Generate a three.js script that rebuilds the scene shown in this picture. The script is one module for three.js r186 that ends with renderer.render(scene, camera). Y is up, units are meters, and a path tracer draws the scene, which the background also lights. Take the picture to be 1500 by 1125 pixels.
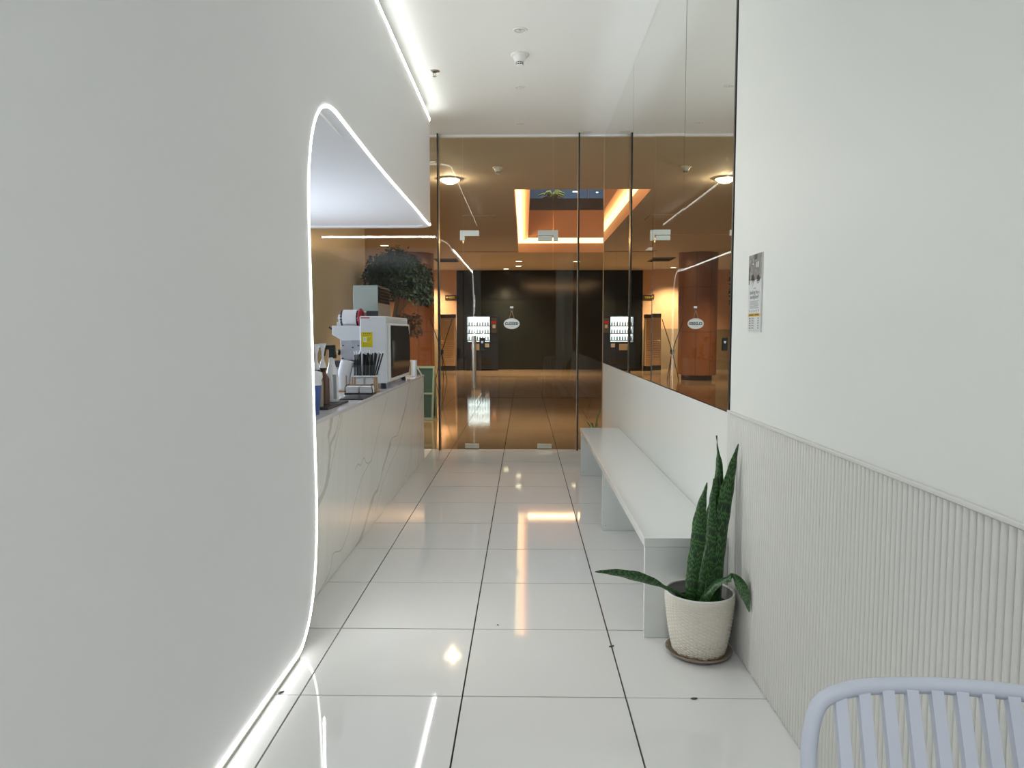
import * as THREE from 'three';
import { RoundedBoxGeometry } from 'three/addons/geometries/RoundedBoxGeometry.js';
import { mergeGeometries } from 'three/addons/utils/BufferGeometryUtils.js';
import { RectAreaLightUniformsLib } from 'three/addons/lights/RectAreaLightUniformsLib.js';

RectAreaLightUniformsLib.init();
const scene = new THREE.Scene();
scene.background = new THREE.Color(0x000000);
const renderer = new THREE.WebGLRenderer({ antialias: true });
renderer.toneMapping = THREE.LinearToneMapping;
renderer.toneMappingExposure = 1.17;
renderer.shadowMap.enabled = true;

// ---------- camera ----------
const F = 1057;                                             // focal length in pixels of a 1500 x 1125 frame
const camera = new THREE.PerspectiveCamera(2 * Math.atan(562.5 / F) * 180 / Math.PI, 1500 / 1125, 0.05, 80);
camera.rotation.order = 'YXZ';
camera.position.set(0, 1.335, 0);
camera.rotation.set(-Math.atan(76.5 / F), Math.atan(18 / F), 0);
scene.add(camera);

// ---------- shared dimensions ----------
const CEIL = 3.5, XR = 0.887, XL = -0.92, ZG = -8.15, ZBACK = 4.2, ZFAR = -25.7, XSIDE = -2.6, ZEND = -1.0, XD = -5;
const BAR_CEIL = 2.385, COVE_Y = 3.385;

// ---------- lights (area lights that belong to fittings; the fittings are built further down) ----------
const LED = new THREE.Color(0.985, 1.0, 0.97), DAYLIT = new THREE.Color(0.96, 0.98, 1.0), COOL = new THREE.Color(0.77, 0.86, 1.0), WARM = new THREE.Color(1.0, 0.70, 0.45);
const LEVEL = { cove: 10, edge: 78, base: 4, back: 55, panel: 1.9, spot: 6.2, task: 54, lamp: 48, atrium: 13, vending: 10 };
function area(color, intensity, w, h, pos, target) {
  const l = new THREE.RectAreaLight(color, intensity, w, h);
  l.position.set(...pos); l.lookAt(...target); l.castShadow = true; scene.add(l);
  return l;
}
// cove strip on the top edge of the counter-side wall, shining up at the ceiling and into the room
area(LED, LEVEL.cove, 0.02, 5.1, [XL + 0.013, COVE_Y + 0.004, -4.67], [XL + 0.5, COVE_Y + 0.5, -4.67]);
{ const l = scene.children[scene.children.length - 1]; l.up.set(0, 0, 1); l.lookAt(XL + 0.6, COVE_Y + 0.30, -4.67); }
area(LED, LEVEL.cove, 1.45, 0.02, [-1.82, COVE_Y + 0.02, -7.32], [-1.82, COVE_Y + 0.6, -7.9]);
// strip that runs along the skirting, up the edge of the opening and along its head
area(LED, LEVEL.base, 1.8, 0.02, [XL + 0.02, 0.03, -1.95], [XL + 1, 0.03, -1.95]);
area(LED, LEVEL.edge, 0.02, 1.6, [XL + 0.02, 1.2, -3.12], [XL + 1, 1.2, -3.12]);
area(LED, LEVEL.edge, 3.5, 0.02, [XL + 0.02, 2.37, -5.35], [XL + 1, 2.37, -5.35]);
area(LED, LEVEL.back, 1.4, 0.02, [-1.8, 2.50, -7.33], [-1.8, 2.3, -8.3]);
// ceiling panels of the dining area round the corner behind the camera, and the task light on the back counter of the bar
const panelPlaces = [[-2.0, 0.6], [-3.8, 0.6], [-2.0, 2.6], [-3.8, 2.6]];
for (const [x, z] of panelPlaces) area(DAYLIT, LEVEL.panel, 1.2, 0.6, [x, CEIL - 0.03, z], [x, 0, z]);
area(COOL, LEVEL.task, 1.3, 0.12, [-2.50, 1.2, -5.75], [-1.6, 2.0, -5.75]);

// ---------- helpers ----------
let seed = 7;
const rnd = () => { seed = (seed * 1664525 + 1013904223) >>> 0; return seed / 4294967296; };
const rr = (a, b) => a + (b - a) * rnd();
const V = (x, y, z) => new THREE.Vector3(x, y, z);
const used = {};
function numbered(n) { used[n] = (used[n] ?? -1) + 1; return used[n] ? n + '_' + String(used[n]).padStart(3, '0') : n; }
function lit(o) { o.castShadow = true; o.receiveShadow = true; return o; }
function part(name, geo, m, parent) { const o = lit(new THREE.Mesh(geo, m)); o.name = name; parent.add(o); return o; }
function tag(o, label, category, group) { o.userData.label = label; o.userData.category = category; if (group) o.userData.group = group; return o; }
function thing(name, label, category, pos = [0, 0, 0], turn = 0, group) {
  const o = new THREE.Group(); o.name = numbered(name); o.position.set(...pos); o.rotation.y = turn; scene.add(o);
  return tag(o, label, category, group);
}
function single(name, geo, m, label, category, group) { return tag(part(numbered(name), geo, m, scene), label, category, group); }
function struct(name, geo, m, label) {
  const o = geo ? lit(new THREE.Mesh(geo, m)) : new THREE.Group();
  o.name = name; o.userData.kind = 'structure'; if (label) { o.userData.label = label; }
  scene.add(o); return o;
}
const box = (w, h, d, x = 0, y = 0, z = 0) => new THREE.BoxGeometry(w, h, d).translate(x, y, z);
const span = (x0, x1, y0, y1, z0, z1) => box(Math.abs(x1 - x0), Math.abs(y1 - y0), Math.abs(z1 - z0), (x0 + x1) / 2, (y0 + y1) / 2, (z0 + z1) / 2);
const rspan = (x0, x1, y0, y1, z0, z1, r = 0.008, s = 3) => new RoundedBoxGeometry(Math.abs(x1 - x0), Math.abs(y1 - y0), Math.abs(z1 - z0), s, r).translate((x0 + x1) / 2, (y0 + y1) / 2, (z0 + z1) / 2);
const cyl = (r0, r1, h, x = 0, y = 0, z = 0, n = 24) => new THREE.CylinderGeometry(r0, r1, h, n).translate(x, y, z);
const lathe = (pts, n = 32) => new THREE.LatheGeometry(pts.map(([r, y]) => new THREE.Vector2(r, y)), n);
const merge = (a) => mergeGeometries(a.map((g) => { const k = g.index ? g.toNonIndexed() : g; for (const n of Object.keys(k.attributes)) if (!['position', 'normal', 'uv'].includes(n)) k.deleteAttribute(n); return k; }));
const tube = (pts, r, n = 32, k = 8, closed = false) => new THREE.TubeGeometry(new THREE.CatmullRomCurve3(pts.map((p) => V(...p)), closed, 'centripetal'), n, r, k, closed);
function bar(p0, p1, w, d) {                                // a rectangular bar between two points
  const a = V(...p0), b = V(...p1), dir = b.clone().sub(a), g = new THREE.BoxGeometry(w, dir.length(), d);
  g.applyQuaternion(new THREE.Quaternion().setFromUnitVectors(V(0, 1, 0), dir.clone().normalize()));
  const m = a.add(b).multiplyScalar(0.5); return g.translate(m.x, m.y, m.z);
}
function rod(p0, p1, r, n = 8) {
  const a = V(...p0), b = V(...p1), dir = b.clone().sub(a), g = new THREE.CylinderGeometry(r, r, dir.length(), n);
  g.applyQuaternion(new THREE.Quaternion().setFromUnitVectors(V(0, 1, 0), dir.clone().normalize()));
  const m = a.add(b).multiplyScalar(0.5); return g.translate(m.x, m.y, m.z);
}
function canvasTex(w, h, draw, srgb = true) {
  const c = document.createElement('canvas'); c.width = w; c.height = h; draw(c.getContext('2d'), w, h);
  const t = new THREE.CanvasTexture(c); if (srgb) t.colorSpace = THREE.SRGBColorSpace; t.magFilter = THREE.LinearFilter; return t;
}
function noiseTex(n, fn, srgb = false) {
  const a = new Uint8Array(n * n * 4);
  for (let j = 0; j < n; j++) for (let i = 0; i < n; i++) { const v = fn(i / n, j / n), k = (j * n + i) * 4; if (Array.isArray(v)) { a[k] = v[0]; a[k + 1] = v[1]; a[k + 2] = v[2]; } else a[k] = a[k + 1] = a[k + 2] = v; a[k + 3] = 255; }
  const t = new THREE.DataTexture(a, n, n); t.magFilter = THREE.LinearFilter; t.wrapS = t.wrapT = THREE.RepeatWrapping; if (srgb) t.colorSpace = THREE.SRGBColorSpace; t.needsUpdate = true; return t;
}
function latticeNoise(cells, s) {                           // tiling value noise
  const g = new Float32Array(cells * cells); let q = s >>> 0;
  for (let i = 0; i < g.length; i++) { q = (q * 1664525 + 1013904223) >>> 0; g[i] = q / 4294967296; }
  const sm = (t) => t * t * (3 - 2 * t);
  return (u, v) => { const x = u * cells, y = v * cells, i = Math.floor(x), j = Math.floor(y), a = sm(x - i), b = sm(y - j), at = (p, o) => g[((o % cells + cells) % cells) * cells + ((p % cells + cells) % cells)];
    return (at(i, j) * (1 - a) + at(i + 1, j) * a) * (1 - b) + (at(i, j + 1) * (1 - a) + at(i + 1, j + 1) * a) * b; };
}
const n8 = latticeNoise(8, 3), n32 = latticeNoise(32, 5), n96 = latticeNoise(96, 9);
const std = (c, rough = 0.6, o = {}) => new THREE.MeshStandardMaterial({ color: c, roughness: rough, ...o });
const lin = (r, g, b) => new THREE.Color().setRGB(r, g, b);

// ---------- materials ----------
const paintBump = noiseTex(256, (u, v) => 128 + 60 * (n32(u, v) - 0.5) + 70 * (n96(u, v) - 0.5) + 40 * (n8(u, v) - 0.5));
const M = {
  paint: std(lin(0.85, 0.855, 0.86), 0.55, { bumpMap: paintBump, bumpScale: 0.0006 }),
  ceilPaint: std(lin(0.77, 0.78, 0.755), 0.8),
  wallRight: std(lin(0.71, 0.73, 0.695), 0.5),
  panelWhite: std(lin(0.74, 0.77, 0.74), 0.3),
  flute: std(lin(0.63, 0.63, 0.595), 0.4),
  trimWhite: std(lin(0.80, 0.80, 0.78), 0.4),
  tile: [0, 1, 2].map((k) => std(lin(0.77 + 0.012 * k, 0.77 + 0.012 * k, 0.76 + 0.012 * k), 0.045)),
  grout: std(lin(0.035, 0.033, 0.03), 0.9),
  bench: std(lin(0.76, 0.79, 0.78), 0.1),
  benchEdge: std(lin(0.62, 0.63, 0.61), 0.3),
  barTop: std(lin(0.74, 0.75, 0.78), 0.12),
  barPaint: std(lin(0.85, 0.855, 0.86), 0.6),
  mirror: std(lin(0.86, 0.87, 0.84), 0.0, { metalness: 1 }),
  black: std(lin(0.012, 0.012, 0.013), 0.4),
  blackGloss: std(lin(0.01, 0.01, 0.011), 0.08),
  steel: std(lin(0.52, 0.50, 0.46), 0.3, { metalness: 1 }),
  patch: std(lin(0.55, 0.57, 0.53), 0.45, { metalness: 0.6 }),
  finEdge: std(lin(0.02, 0.026, 0.022), 0.2),
  glass: new THREE.MeshPhysicalMaterial({ color: lin(0.90, 0.92, 0.86), roughness: 0, transmission: 1, thickness: 0, ior: 1.36 }),
  clear: new THREE.MeshPhysicalMaterial({ color: lin(0.96, 0.97, 0.98), roughness: 0, transmission: 1, thickness: 0, ior: 1.45 }),
  led: std(0x000000, 0.5, { emissive: lin(1, 1, 0.97), emissiveIntensity: 6.5 }),
  ledCove: std(0x000000, 0.5, { emissive: lin(1, 1, 0.95), emissiveIntensity: 7 }),
  plasticWhite: std(lin(0.78, 0.79, 0.80), 0.35),
  machineWhite: std(lin(0.70, 0.72, 0.74), 0.35),
  machineGrey: std(lin(0.40, 0.42, 0.45), 0.4),
  sage: std(lin(0.36, 0.41, 0.37), 0.45),
  darkGrey: std(lin(0.05, 0.05, 0.055), 0.4),
  smoked: std(lin(0.035, 0.032, 0.03), 0.06),
  red: std(lin(0.35, 0.012, 0.03), 0.35),
  wood: std(lin(0.45, 0.28, 0.15), 0.5),
  blue: std(lin(0.05, 0.10, 0.34), 0.4),
  brownGlass: std(lin(0.09, 0.035, 0.02), 0.15),
  beigeBottle: std(lin(0.30, 0.25, 0.18), 0.2),
  paper: std(lin(0.82, 0.82, 0.84), 0.8),
  chair: std(lin(0.54, 0.58, 0.67), 0.42),
  soil: std(lin(0.03, 0.022, 0.015), 0.95),
  corridorWall: std(lin(0.62, 0.50, 0.36), 0.35),
  corridorCeil: std(lin(0.55, 0.50, 0.42), 0.8),
  facade: new THREE.MeshPhysicalMaterial({ color: lin(0.018, 0.02, 0.019), roughness: 0.1, specularIntensity: 0.5 }),
  facadeDark: new THREE.MeshPhysicalMaterial({ color: lin(0.012, 0.013, 0.013), roughness: 0.1, specularIntensity: 0.5 }),
  warmWall: std(lin(0.62, 0.40, 0.26), 0.6),
  columnPlinth: std(lin(0.06, 0.04, 0.03), 0.4),
  lampWarm: std(0x000000, 0.5, { emissive: lin(1, 0.82, 0.58), emissiveIntensity: 9 }),
  coveGlow: std(0x000000, 0.5, { emissive: lin(1, 0.66, 0.34), emissiveIntensity: 3.2 }),
  vendGlow: std(0x000000, 0.5, { emissive: lin(0.82, 0.93, 1), emissiveIntensity: 2.2 }),
};
const woodTex = noiseTex(256, (u, v) => { const g = 0.5 + 0.5 * Math.sin((v * 26 + n8(u * 0.5, v) * 5) * 6.283); const k = 0.82 + 0.12 * g + 0.12 * (n96(u * 0.3, v) - 0.5); return [205 * k, 118 * k, 66 * k]; }, true);
M.columnWood = new THREE.MeshPhysicalMaterial({ map: woodTex, color: lin(0.58, 0.80, 1.0), roughness: 0.34, clearcoat: 0.4, clearcoatRoughness: 0.15 });
M.corridorTile = [0, 1, 2, 3].map((k) => std(lin(0.25 + 0.015 * k, 0.18 + 0.012 * k, 0.12 + 0.009 * k), 0.06));
M.corridorBand = std(lin(0.10, 0.055, 0.03), 0.06);

// ---------- the room: floor ----------
const floor = struct('floor', span(XD, 1.0, -0.08, -0.012, ZG, ZBACK), M.grout, 'glossy white tiled floor with dark joints');
{
  const zs = [ZG]; for (let k = 9; k >= -11; k--) { const z = -2.557 - 0.6 * k; if (z > ZG + 0.05 && z < ZBACK) zs.push(z); } zs.push(ZBACK);
  const xs = [-1.052, -0.825, -0.226, 0.373, 0.89], cache = {};
  for (let i = 0; i < xs.length - 1; i++) for (let j = 0; j < zs.length - 1; j++) {
    const w = xs[i + 1] - xs[i] - 0.006, d = zs[j + 1] - zs[j] - 0.007, key = w.toFixed(3) + d.toFixed(3);
    cache[key] ??= new THREE.BoxGeometry(w, 0.012, d);
    part('tile', cache[key], M.tile[(i * 5 + j * 3) % 3], floor).position.set((xs[i] + xs[i + 1]) / 2, -0.006 + 0.0004 * ((i * 7 + j * 11) % 3 - 1) - 0.0004, (zs[j] + zs[j + 1]) / 2);
  }
  part('screed', span(-2.75, -1.052, -0.012, -0.0005, ZG, ZEND), M.ceilPaint, floor);
  part('dining_floor', span(XD, -1.052, -0.012, -0.0005, ZEND, ZBACK), M.tile[1], floor);
}
// ---------- ceiling ----------
struct('ceiling', span(XD, 1.0, CEIL, CEIL + 0.12, ZG, ZBACK), M.ceilPaint, 'plain white painted ceiling');
// ---------- wall on the counter side: curved opening ----------
const wallLeft = (() => {
  const s = new THREE.Shape();
  s.moveTo(-ZEND, 0); s.lineTo(2.86, 0);
  s.bezierCurveTo(3.02, 0.06, 3.135, 0.20, 3.138, 0.62);
  s.lineTo(3.108, 1.85); s.bezierCurveTo(3.112, 2.2, 3.25, 2.405, 3.62, 2.40);
  s.bezierCurveTo(4.0, 2.39, 4.4, 2.375, 4.9, 2.37);
  s.lineTo(7.12, 2.37); s.lineTo(7.12, 3.38); s.lineTo(-ZEND, 3.38); s.lineTo(-ZEND, 0);
  const g = new THREE.ExtrudeGeometry(s, { depth: 0.07, bevelEnabled: false, curveSegments: 24 });
  g.rotateY(Math.PI / 2).translate(XL - 0.07, 0, 0);
  const uv = g.attributes.uv; for (let i = 0; i < uv.count; i++) uv.setXY(i, g.attributes.position.getZ(i) * 0.5, g.attributes.position.getY(i) * 0.5);
  return struct('wall_left', g, M.paint, 'white wall with a large rounded opening onto the counter');
})();
{ // rounded end of the fascia, turning towards the back of the bar
  const s = new THREE.Shape();                              // plan: x to the right, y = -z
  s.moveTo(XL, 7.12); s.absarc(XL - 0.18, 7.12, 0.18, 0, Math.PI / 2, false);
  s.lineTo(XSIDE - 0.02, 7.30); s.lineTo(XSIDE - 0.02, 7.23); s.lineTo(XL - 0.18, 7.23);
  s.absarc(XL - 0.18, 7.12, 0.11, Math.PI / 2, 0, true); s.lineTo(XL, 7.12);
  const g = new THREE.ExtrudeGeometry(s, { depth: 1.01, bevelEnabled: false, curveSegments: 16 });
  g.rotateX(-Math.PI / 2).translate(0, 2.37, 0);
  part('fascia_return', g, M.paint, wallLeft);
  part('cove_shelf', span(XSIDE, XL - 0.005, 3.34, 3.375, -7.2, ZEND), M.ceilPaint, wallLeft);
  part('strip_profile', span(XL - 0.03, XL + 0.003, 3.396, 3.400, -7.12, -2.1), M.patch, wallLeft);
  part('cove_back', span(-1.12, -1.10, 3.375, CEIL, -7.1, ZEND), M.ceilPaint, wallLeft);
}
// bar: ceiling, back wall, end wall
struct('ceiling_bar', span(XSIDE, XL - 0.07, BAR_CEIL, BAR_CEIL + 0.05, -7.23, -2.9), M.barPaint, 'white lowered ceiling over the counter');
struct('wall_bar', span(XSIDE - 0.12, XSIDE, 0, CEIL, ZG, ZEND), M.barPaint, 'white back wall of the bar');
struct('wall_bar_end', span(XSIDE, XL - 0.07, 0, 3.34, -3.0, -2.9), M.barPaint, 'white end wall of the bar');
struct('wall_dining', span(XD, XL - 0.07, 0, CEIL, ZEND - 0.1, ZEND), M.paint, 'white wall of the dining area round the corner');
struct('wall_dining_side', span(XD - 0.1, XD, 0, CEIL, ZEND - 0.1, ZBACK), M.paint, 'white side wall of the dining area');
struct('wall_behind', span(XD, 1.0, 0, CEIL, ZBACK, ZBACK + 0.12), std(lin(0.12, 0.11, 0.10), 0.7), 'dark wall at the other end of the room');
// ---------- wall with mirror ----------
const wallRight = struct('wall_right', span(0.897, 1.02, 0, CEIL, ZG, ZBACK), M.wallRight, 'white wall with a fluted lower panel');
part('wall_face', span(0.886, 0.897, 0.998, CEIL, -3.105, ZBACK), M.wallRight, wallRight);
part('smooth_panel', span(0.884, 0.897, 0, 0.985, ZG + 0.02, -3.13), M.panelWhite, wallRight);
part('panel_cap', rspan(0.878, 0.897, 0.985, 0.998, -3.13, ZBACK, 0.004, 2), M.flute, wallRight);
{ // fluted sheet: convex ribs, one by one
  const n = 10, pitch = 0.023, s = new THREE.Shape();
  s.moveTo(-pitch / 2 + 0.0008, 0); for (let i = 0; i <= n; i++) { const a = Math.PI * (1 - i / n); s.lineTo(Math.cos(a) * (pitch / 2 - 0.0008), 0.0005 + Math.sin(a) * 0.0075); } s.lineTo(pitch / 2 - 0.0008, 0);
  const g = new THREE.ExtrudeGeometry(s, { depth: 0.981, bevelEnabled: false }); // profile in x (along wall), y (out), length z
  g.applyMatrix4(new THREE.Matrix4().makeBasis(V(0, 0, 1), V(-1, 0, 0), V(0, 1, 0)));
  if (g.attributes.position) { g.computeVertexNormals(); }
  const idx = g.toNonIndexed(), p = idx.attributes.position; // keep outward faces
  const flip = g.clone(); const a = p.array; for (let i = 0; i < a.length; i += 9) for (let k = 0; k < 3; k++) { const t = a[i + 3 + k]; a[i + 3 + k] = a[i + 6 + k]; a[i + 6 + k] = t; }
  idx.computeVertexNormals(); flip.dispose();
  for (let k = 0; k < 150; k++) part('rib', idx, M.flute, wallRight).position.set(0.890, 0.003, -3.118 + pitch * k);
  part('fluted_backing', span(0.889, 0.897, 0, 0.985, -3.13, ZBACK), M.flute, wallRight);
}
{ // mirror: panels side by side
  const o = thing('wall_mirror', 'tall frameless mirror in upright panels on the wall above the bench', 'mirror', [0, 0, 0]);
  const zs = [-3.13, -4.09, -5.06, -6.03, -7.0, -7.97, ZG + 0.004];
  const tilt = [0, 0.0028, -0.0006, 0.0004, 0, 0];
  for (let i = 0; i < zs.length - 1; i++) {
    const z0 = zs[i] - 0.0015, z1 = zs[i + 1] + 0.0015;
    const p = part('mirror_panel', box(0.006, CEIL - 0.988 - 0.004, z0 - z1), M.mirror, o); p.position.set(0.888, (CEIL + 0.988) / 2, (z0 + z1) / 2); p.rotation.z = tilt[i];
  }
  part('mirror_backing', span(0.892, 0.897, 0.986, CEIL - 0.002, -3.13, ZG + 0.004), M.black, o);
  part('edge_trim', span(0.882, 0.897, 0.986, CEIL - 0.002, -3.128, -3.112), M.black, o);
  part('edge_trim', span(0.8845, 0.897, 0.984, 0.988, -8.14, -3.112), M.black, o);
}
{ // base trims
  struct('trim_1', span(XL - 0.004, XL + 0.004, 0, 0.014, -2.85, ZEND), std(lin(0.45, 0.44, 0.40), 0.8), 'dusty sealed gap along the foot of the wall');
  struct('trim_2', span(-2.6, 0.887, CEIL - 0.022, CEIL, ZG - 0.02, ZG + 0.03), M.trimWhite, 'white channel that holds the top of the glass front');
}
// ---------- glass front ----------
const GT = 0.012;
function pane(n, x0, x1, y0, y1, label) { return struct('window_' + n, span(x0, x1, y0, y1, ZG - GT / 2, ZG + GT / 2), M.glass, label); }
pane(1, XSIDE, -0.962, 0.004, CEIL - 0.022, 'clear glass pane behind the end of the counter');
pane(2, -0.945, -0.688, 0.004, CEIL - 0.022, 'narrow clear glass pane beside the door handle');
pane(3, -0.683, 0.318, 2.415, CEIL - 0.022, 'clear glass pane over the door');
pane(4, 0.323, 0.588, 0.004, CEIL - 0.022, 'narrow clear glass pane on the hinge side of the door');
pane(5, 0.606, 0.884, 0.004, CEIL - 0.022, 'clear glass pane next to the mirror');
for (const [x, label] of [[-0.954, 'slim steel and glass fin on the handle side of the door'], [0.597, 'slim steel and glass fin between the door and the bench']]) {
  const o = thing('glass_fin', label, 'post', [x, 0, ZG], 0, 'fins that stiffen the glass front');
  part('blade', span(-0.006, 0.006, 0.001, CEIL - 0.001, 0.0, 0.095), M.steel, o);
  part('front_edge', span(-0.008, 0.008, 0.001, CEIL - 0.001, 0.095, 0.104), M.finEdge, o);
  part('rear_clamp', span(-0.008, 0.008, 0.001, CEIL - 0.001, -0.014, 0.0), M.steel, o);
}
{
  const d = struct('door_1', null, null, 'frameless glass door with a steel bar handle'), z0 = ZG - 0.018, z1 = ZG + 0.018;
  part('pane', span(-0.680, 0.315, 0.012, 2.405, ZG - GT / 2, ZG + GT / 2), M.glass, d);
  const L = (x0, x1, xs) => { const s = new THREE.Shape(); s.moveTo(x0, 2.46); s.lineTo(x1, 2.46); s.lineTo(x1, 2.40); s.lineTo(xs, 2.40); s.lineTo(xs, 2.352); s.lineTo(x0, 2.352); s.lineTo(x0, 2.46); return s; };
  const ext = (s) => new THREE.ExtrudeGeometry(s, { depth: 0.036, bevelEnabled: true, bevelSize: 0.001, bevelThickness: 0.001, bevelSegments: 1 }).translate(0, 0, z0);
  part('corner_fitting', ext(L(-0.718, -0.508, -0.668)), M.patch, d);
  { const s = new THREE.Shape(); s.moveTo(0.15, 2.46); s.lineTo(0.372, 2.46); s.lineTo(0.372, 2.345); s.lineTo(0.325, 2.345); s.lineTo(0.325, 2.405); s.lineTo(0.15, 2.405); s.lineTo(0.15, 2.46); part('corner_fitting', ext(s), M.patch, d); }
  part('pivot_fitting', rspan(0.15, 0.31, 2.345, 2.40, z0, z1, 0.002, 1), M.patch, d);
  part('bottom_fitting', rspan(-0.672, -0.515, 0.012, 0.062, z0, z1, 0.002, 1), M.patch, d);
  part('bottom_fitting', rspan(0.15, 0.313, 0.012, 0.062, z0, z1, 0.002, 1), M.patch, d);
  const hd = part('handle', merge([rod([-0.567, 0.71, ZG + 0.07], [-0.567, 1.29, ZG + 0.07], 0.019, 16), rod([-0.567, 0.71, ZG - 0.07], [-0.567, 1.29, ZG - 0.07], 0.019, 16)]), M.steel, d);
  part('standoff', merge([rod([-0.567, 0.82, ZG - 0.07], [-0.567, 0.82, ZG + 0.07], 0.009), rod([-0.567, 1.18, ZG - 0.07], [-0.567, 1.18, ZG + 0.07], 0.009)]), M.steel, hd);
  const lk = part('lock_case', rspan(-0.505, -0.443, 1.125, 1.268, ZG + 0.007, ZG + 0.03, 0.006, 2), M.black, d);
  const hs = new THREE.Shape(); hs.moveTo(-0.013, 0.014); hs.lineTo(0.013, 0.014); hs.lineTo(0.013, 0); hs.lineTo(0, -0.017); hs.lineTo(-0.013, 0);
  part('shield_mark', new THREE.ExtrudeGeometry(hs, { depth: 0.0015, bevelEnabled: false }).translate(-0.474, 1.218, ZG + 0.03), M.paper, lk);
}
{ // CLOSED sign
  const o = thing('closed_sign', 'oval white CLOSED sign hanging on a cord from a suction hook on the glass door', 'sign', [-0.142, 1.425, ZG + 0.03]);
  const e = new THREE.Shape(); e.absellipse(0, 0, 0.088, 0.058, 0, Math.PI * 2);
  part('board', new THREE.ExtrudeGeometry(e, { depth: 0.006, bevelEnabled: true, bevelSize: 0.0015, bevelThickness: 0.0015, bevelSegments: 2, curveSegments: 32 }), M.paper, o);
  const t = canvasTex(512, 340, (c, w, h) => { c.fillStyle = '#e6ebe6'; c.fillRect(0, 0, w, h); c.strokeStyle = '#31443f'; c.lineWidth = 3; c.beginPath(); c.ellipse(w / 2, h / 2, 236, 150, 0, 0, 7); c.stroke();
    c.fillStyle = '#1c2a28'; c.textAlign = 'center'; c.font = 'bold 116px sans-serif'; c.lineWidth = 7; c.strokeStyle = '#1c2a28'; c.fillText('CLOSED', w / 2, 208); c.strokeText('CLOSED', w / 2, 208); c.fillRect(170, 92, 172, 6); c.fillRect(150, 236, 212, 5); c.fillRect(190, 254, 132, 5); });
  const f = new THREE.ShapeGeometry(e, 32), uv = f.attributes.uv, p = f.attributes.position; for (let i = 0; i < uv.count; i++) uv.setXY(i, p.getX(i) / 0.176 + 0.5, p.getY(i) / 0.116 + 0.5);
  part('lettering', f.translate(0, 0, 0.0085), new THREE.MeshStandardMaterial({ map: t, roughness: 0.6 }), o);
  part('cord', merge([rod([-0.03, 0.052, 0.003], [0, 0.145, 0.0], 0.0022), rod([0.03, 0.052, 0.003], [0, 0.145, 0.0], 0.0022)]), M.wood, o);
  part('suction_hook', merge([new THREE.SphereGeometry(0.02, 16, 8).scale(1, 1, 0.5).translate(0, 0.15, -0.008), new THREE.TorusGeometry(0.014, 0.004, 8, 20).translate(0, 0.15, 0.002)]), M.clear, o);
  part('tape', box(0.036, 0.022, 0.002, 0.0, 0.185, -0.021), M.paper, o);
}
// ---------- light strips ----------
{
  const o = thing('edge_light_strip', 'thin white LED strip along the skirting and round the edge of the counter opening', 'light strip');
  const c = new THREE.CurvePath(), q = (u, y) => V(XL - 0.003, y, -u);
  c.add(new THREE.LineCurve3(q(-ZEND + 0.02, 0.027), q(2.87, 0.027)));
  c.add(new THREE.CubicBezierCurve3(q(2.87, 0.027), q(3.02, 0.08), q(3.131, 0.22), q(3.134, 0.62)));
  c.add(new THREE.LineCurve3(q(3.134, 0.62), q(3.104, 1.85)));
  c.add(new THREE.CubicBezierCurve3(q(3.104, 1.85), q(3.108, 2.2), q(3.25, 2.41), q(3.62, 2.405)));
  c.add(new THREE.CubicBezierCurve3(q(3.62, 2.405), q(4.0, 2.395), q(4.4, 2.38), q(4.9, 2.375)));
  const pts = []; for (const k of c.curves) { const n = k instanceof THREE.LineCurve3 ? 6 : 24; for (let i = pts.length ? 1 : 0; i <= n; i++) pts.push(k.getPoint(i / n)); }
  pts.push(V(XL - 0.003, 2.375, -6.2), V(XL - 0.003, 2.375, -7.12));
  for (let i = 1; i <= 10; i++) { const a = i / 10 * Math.PI / 2; pts.push(V(XL - 0.18 + 0.177 * Math.cos(a), 2.375 + 0.125 * i / 10, -7.12 - 0.177 * Math.sin(a))); }
  pts.push(V(-1.8, 2.50, -7.297), V(-2.5, 2.50, -7.297));
  const curve = new THREE.CatmullRomCurve3(pts, false, 'centripetal');
  part('led_tube', new THREE.TubeGeometry(curve, 240, 0.0085, 6), M.led, o);
  const o2 = thing('cove_light_strip', 'thin white LED strip along the top edge of the wall under the ceiling', 'light strip');
  const p2 = [V(XL, COVE_Y, -2.12), V(XL, COVE_Y, -3), V(XL, COVE_Y, -5), V(XL, COVE_Y, -7.12)];
  for (let i = 1; i <= 10; i++) { const a = i / 10 * Math.PI / 2; p2.push(V(XL - 0.18 + 0.18 * Math.cos(a), COVE_Y, -7.12 - 0.18 * Math.sin(a))); }
  p2.push(V(-1.8, COVE_Y, -7.30), V(-2.58, COVE_Y, -7.30));
  part('led_tube', new THREE.TubeGeometry(new THREE.CatmullRomCurve3(p2, false, 'centripetal'), 100, 0.010, 6), M.ledCove, o2);
}
panelPlaces.forEach(([x, z], i) => {
  const o = thing('panel_light', 'flat white ceiling light panel in the dining area, ' + ['by the corner of the white wall', 'beside the side wall', 'before the dark wall', 'in the corner by the dark wall'][i], 'ceiling light', [x, CEIL - 0.02, z], 0, 'ceiling light panels of the dining area');
  part('frame', span(-0.62, 0.62, 0, 0.02, -0.32, 0.32), M.trimWhite, o);
  part('light_panel', span(-0.6, 0.6, -0.004, 0.001, -0.3, 0.3), std(0x000000, 0.5, { emissive: DAYLIT, emissiveIntensity: 4 }), o);
});
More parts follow.
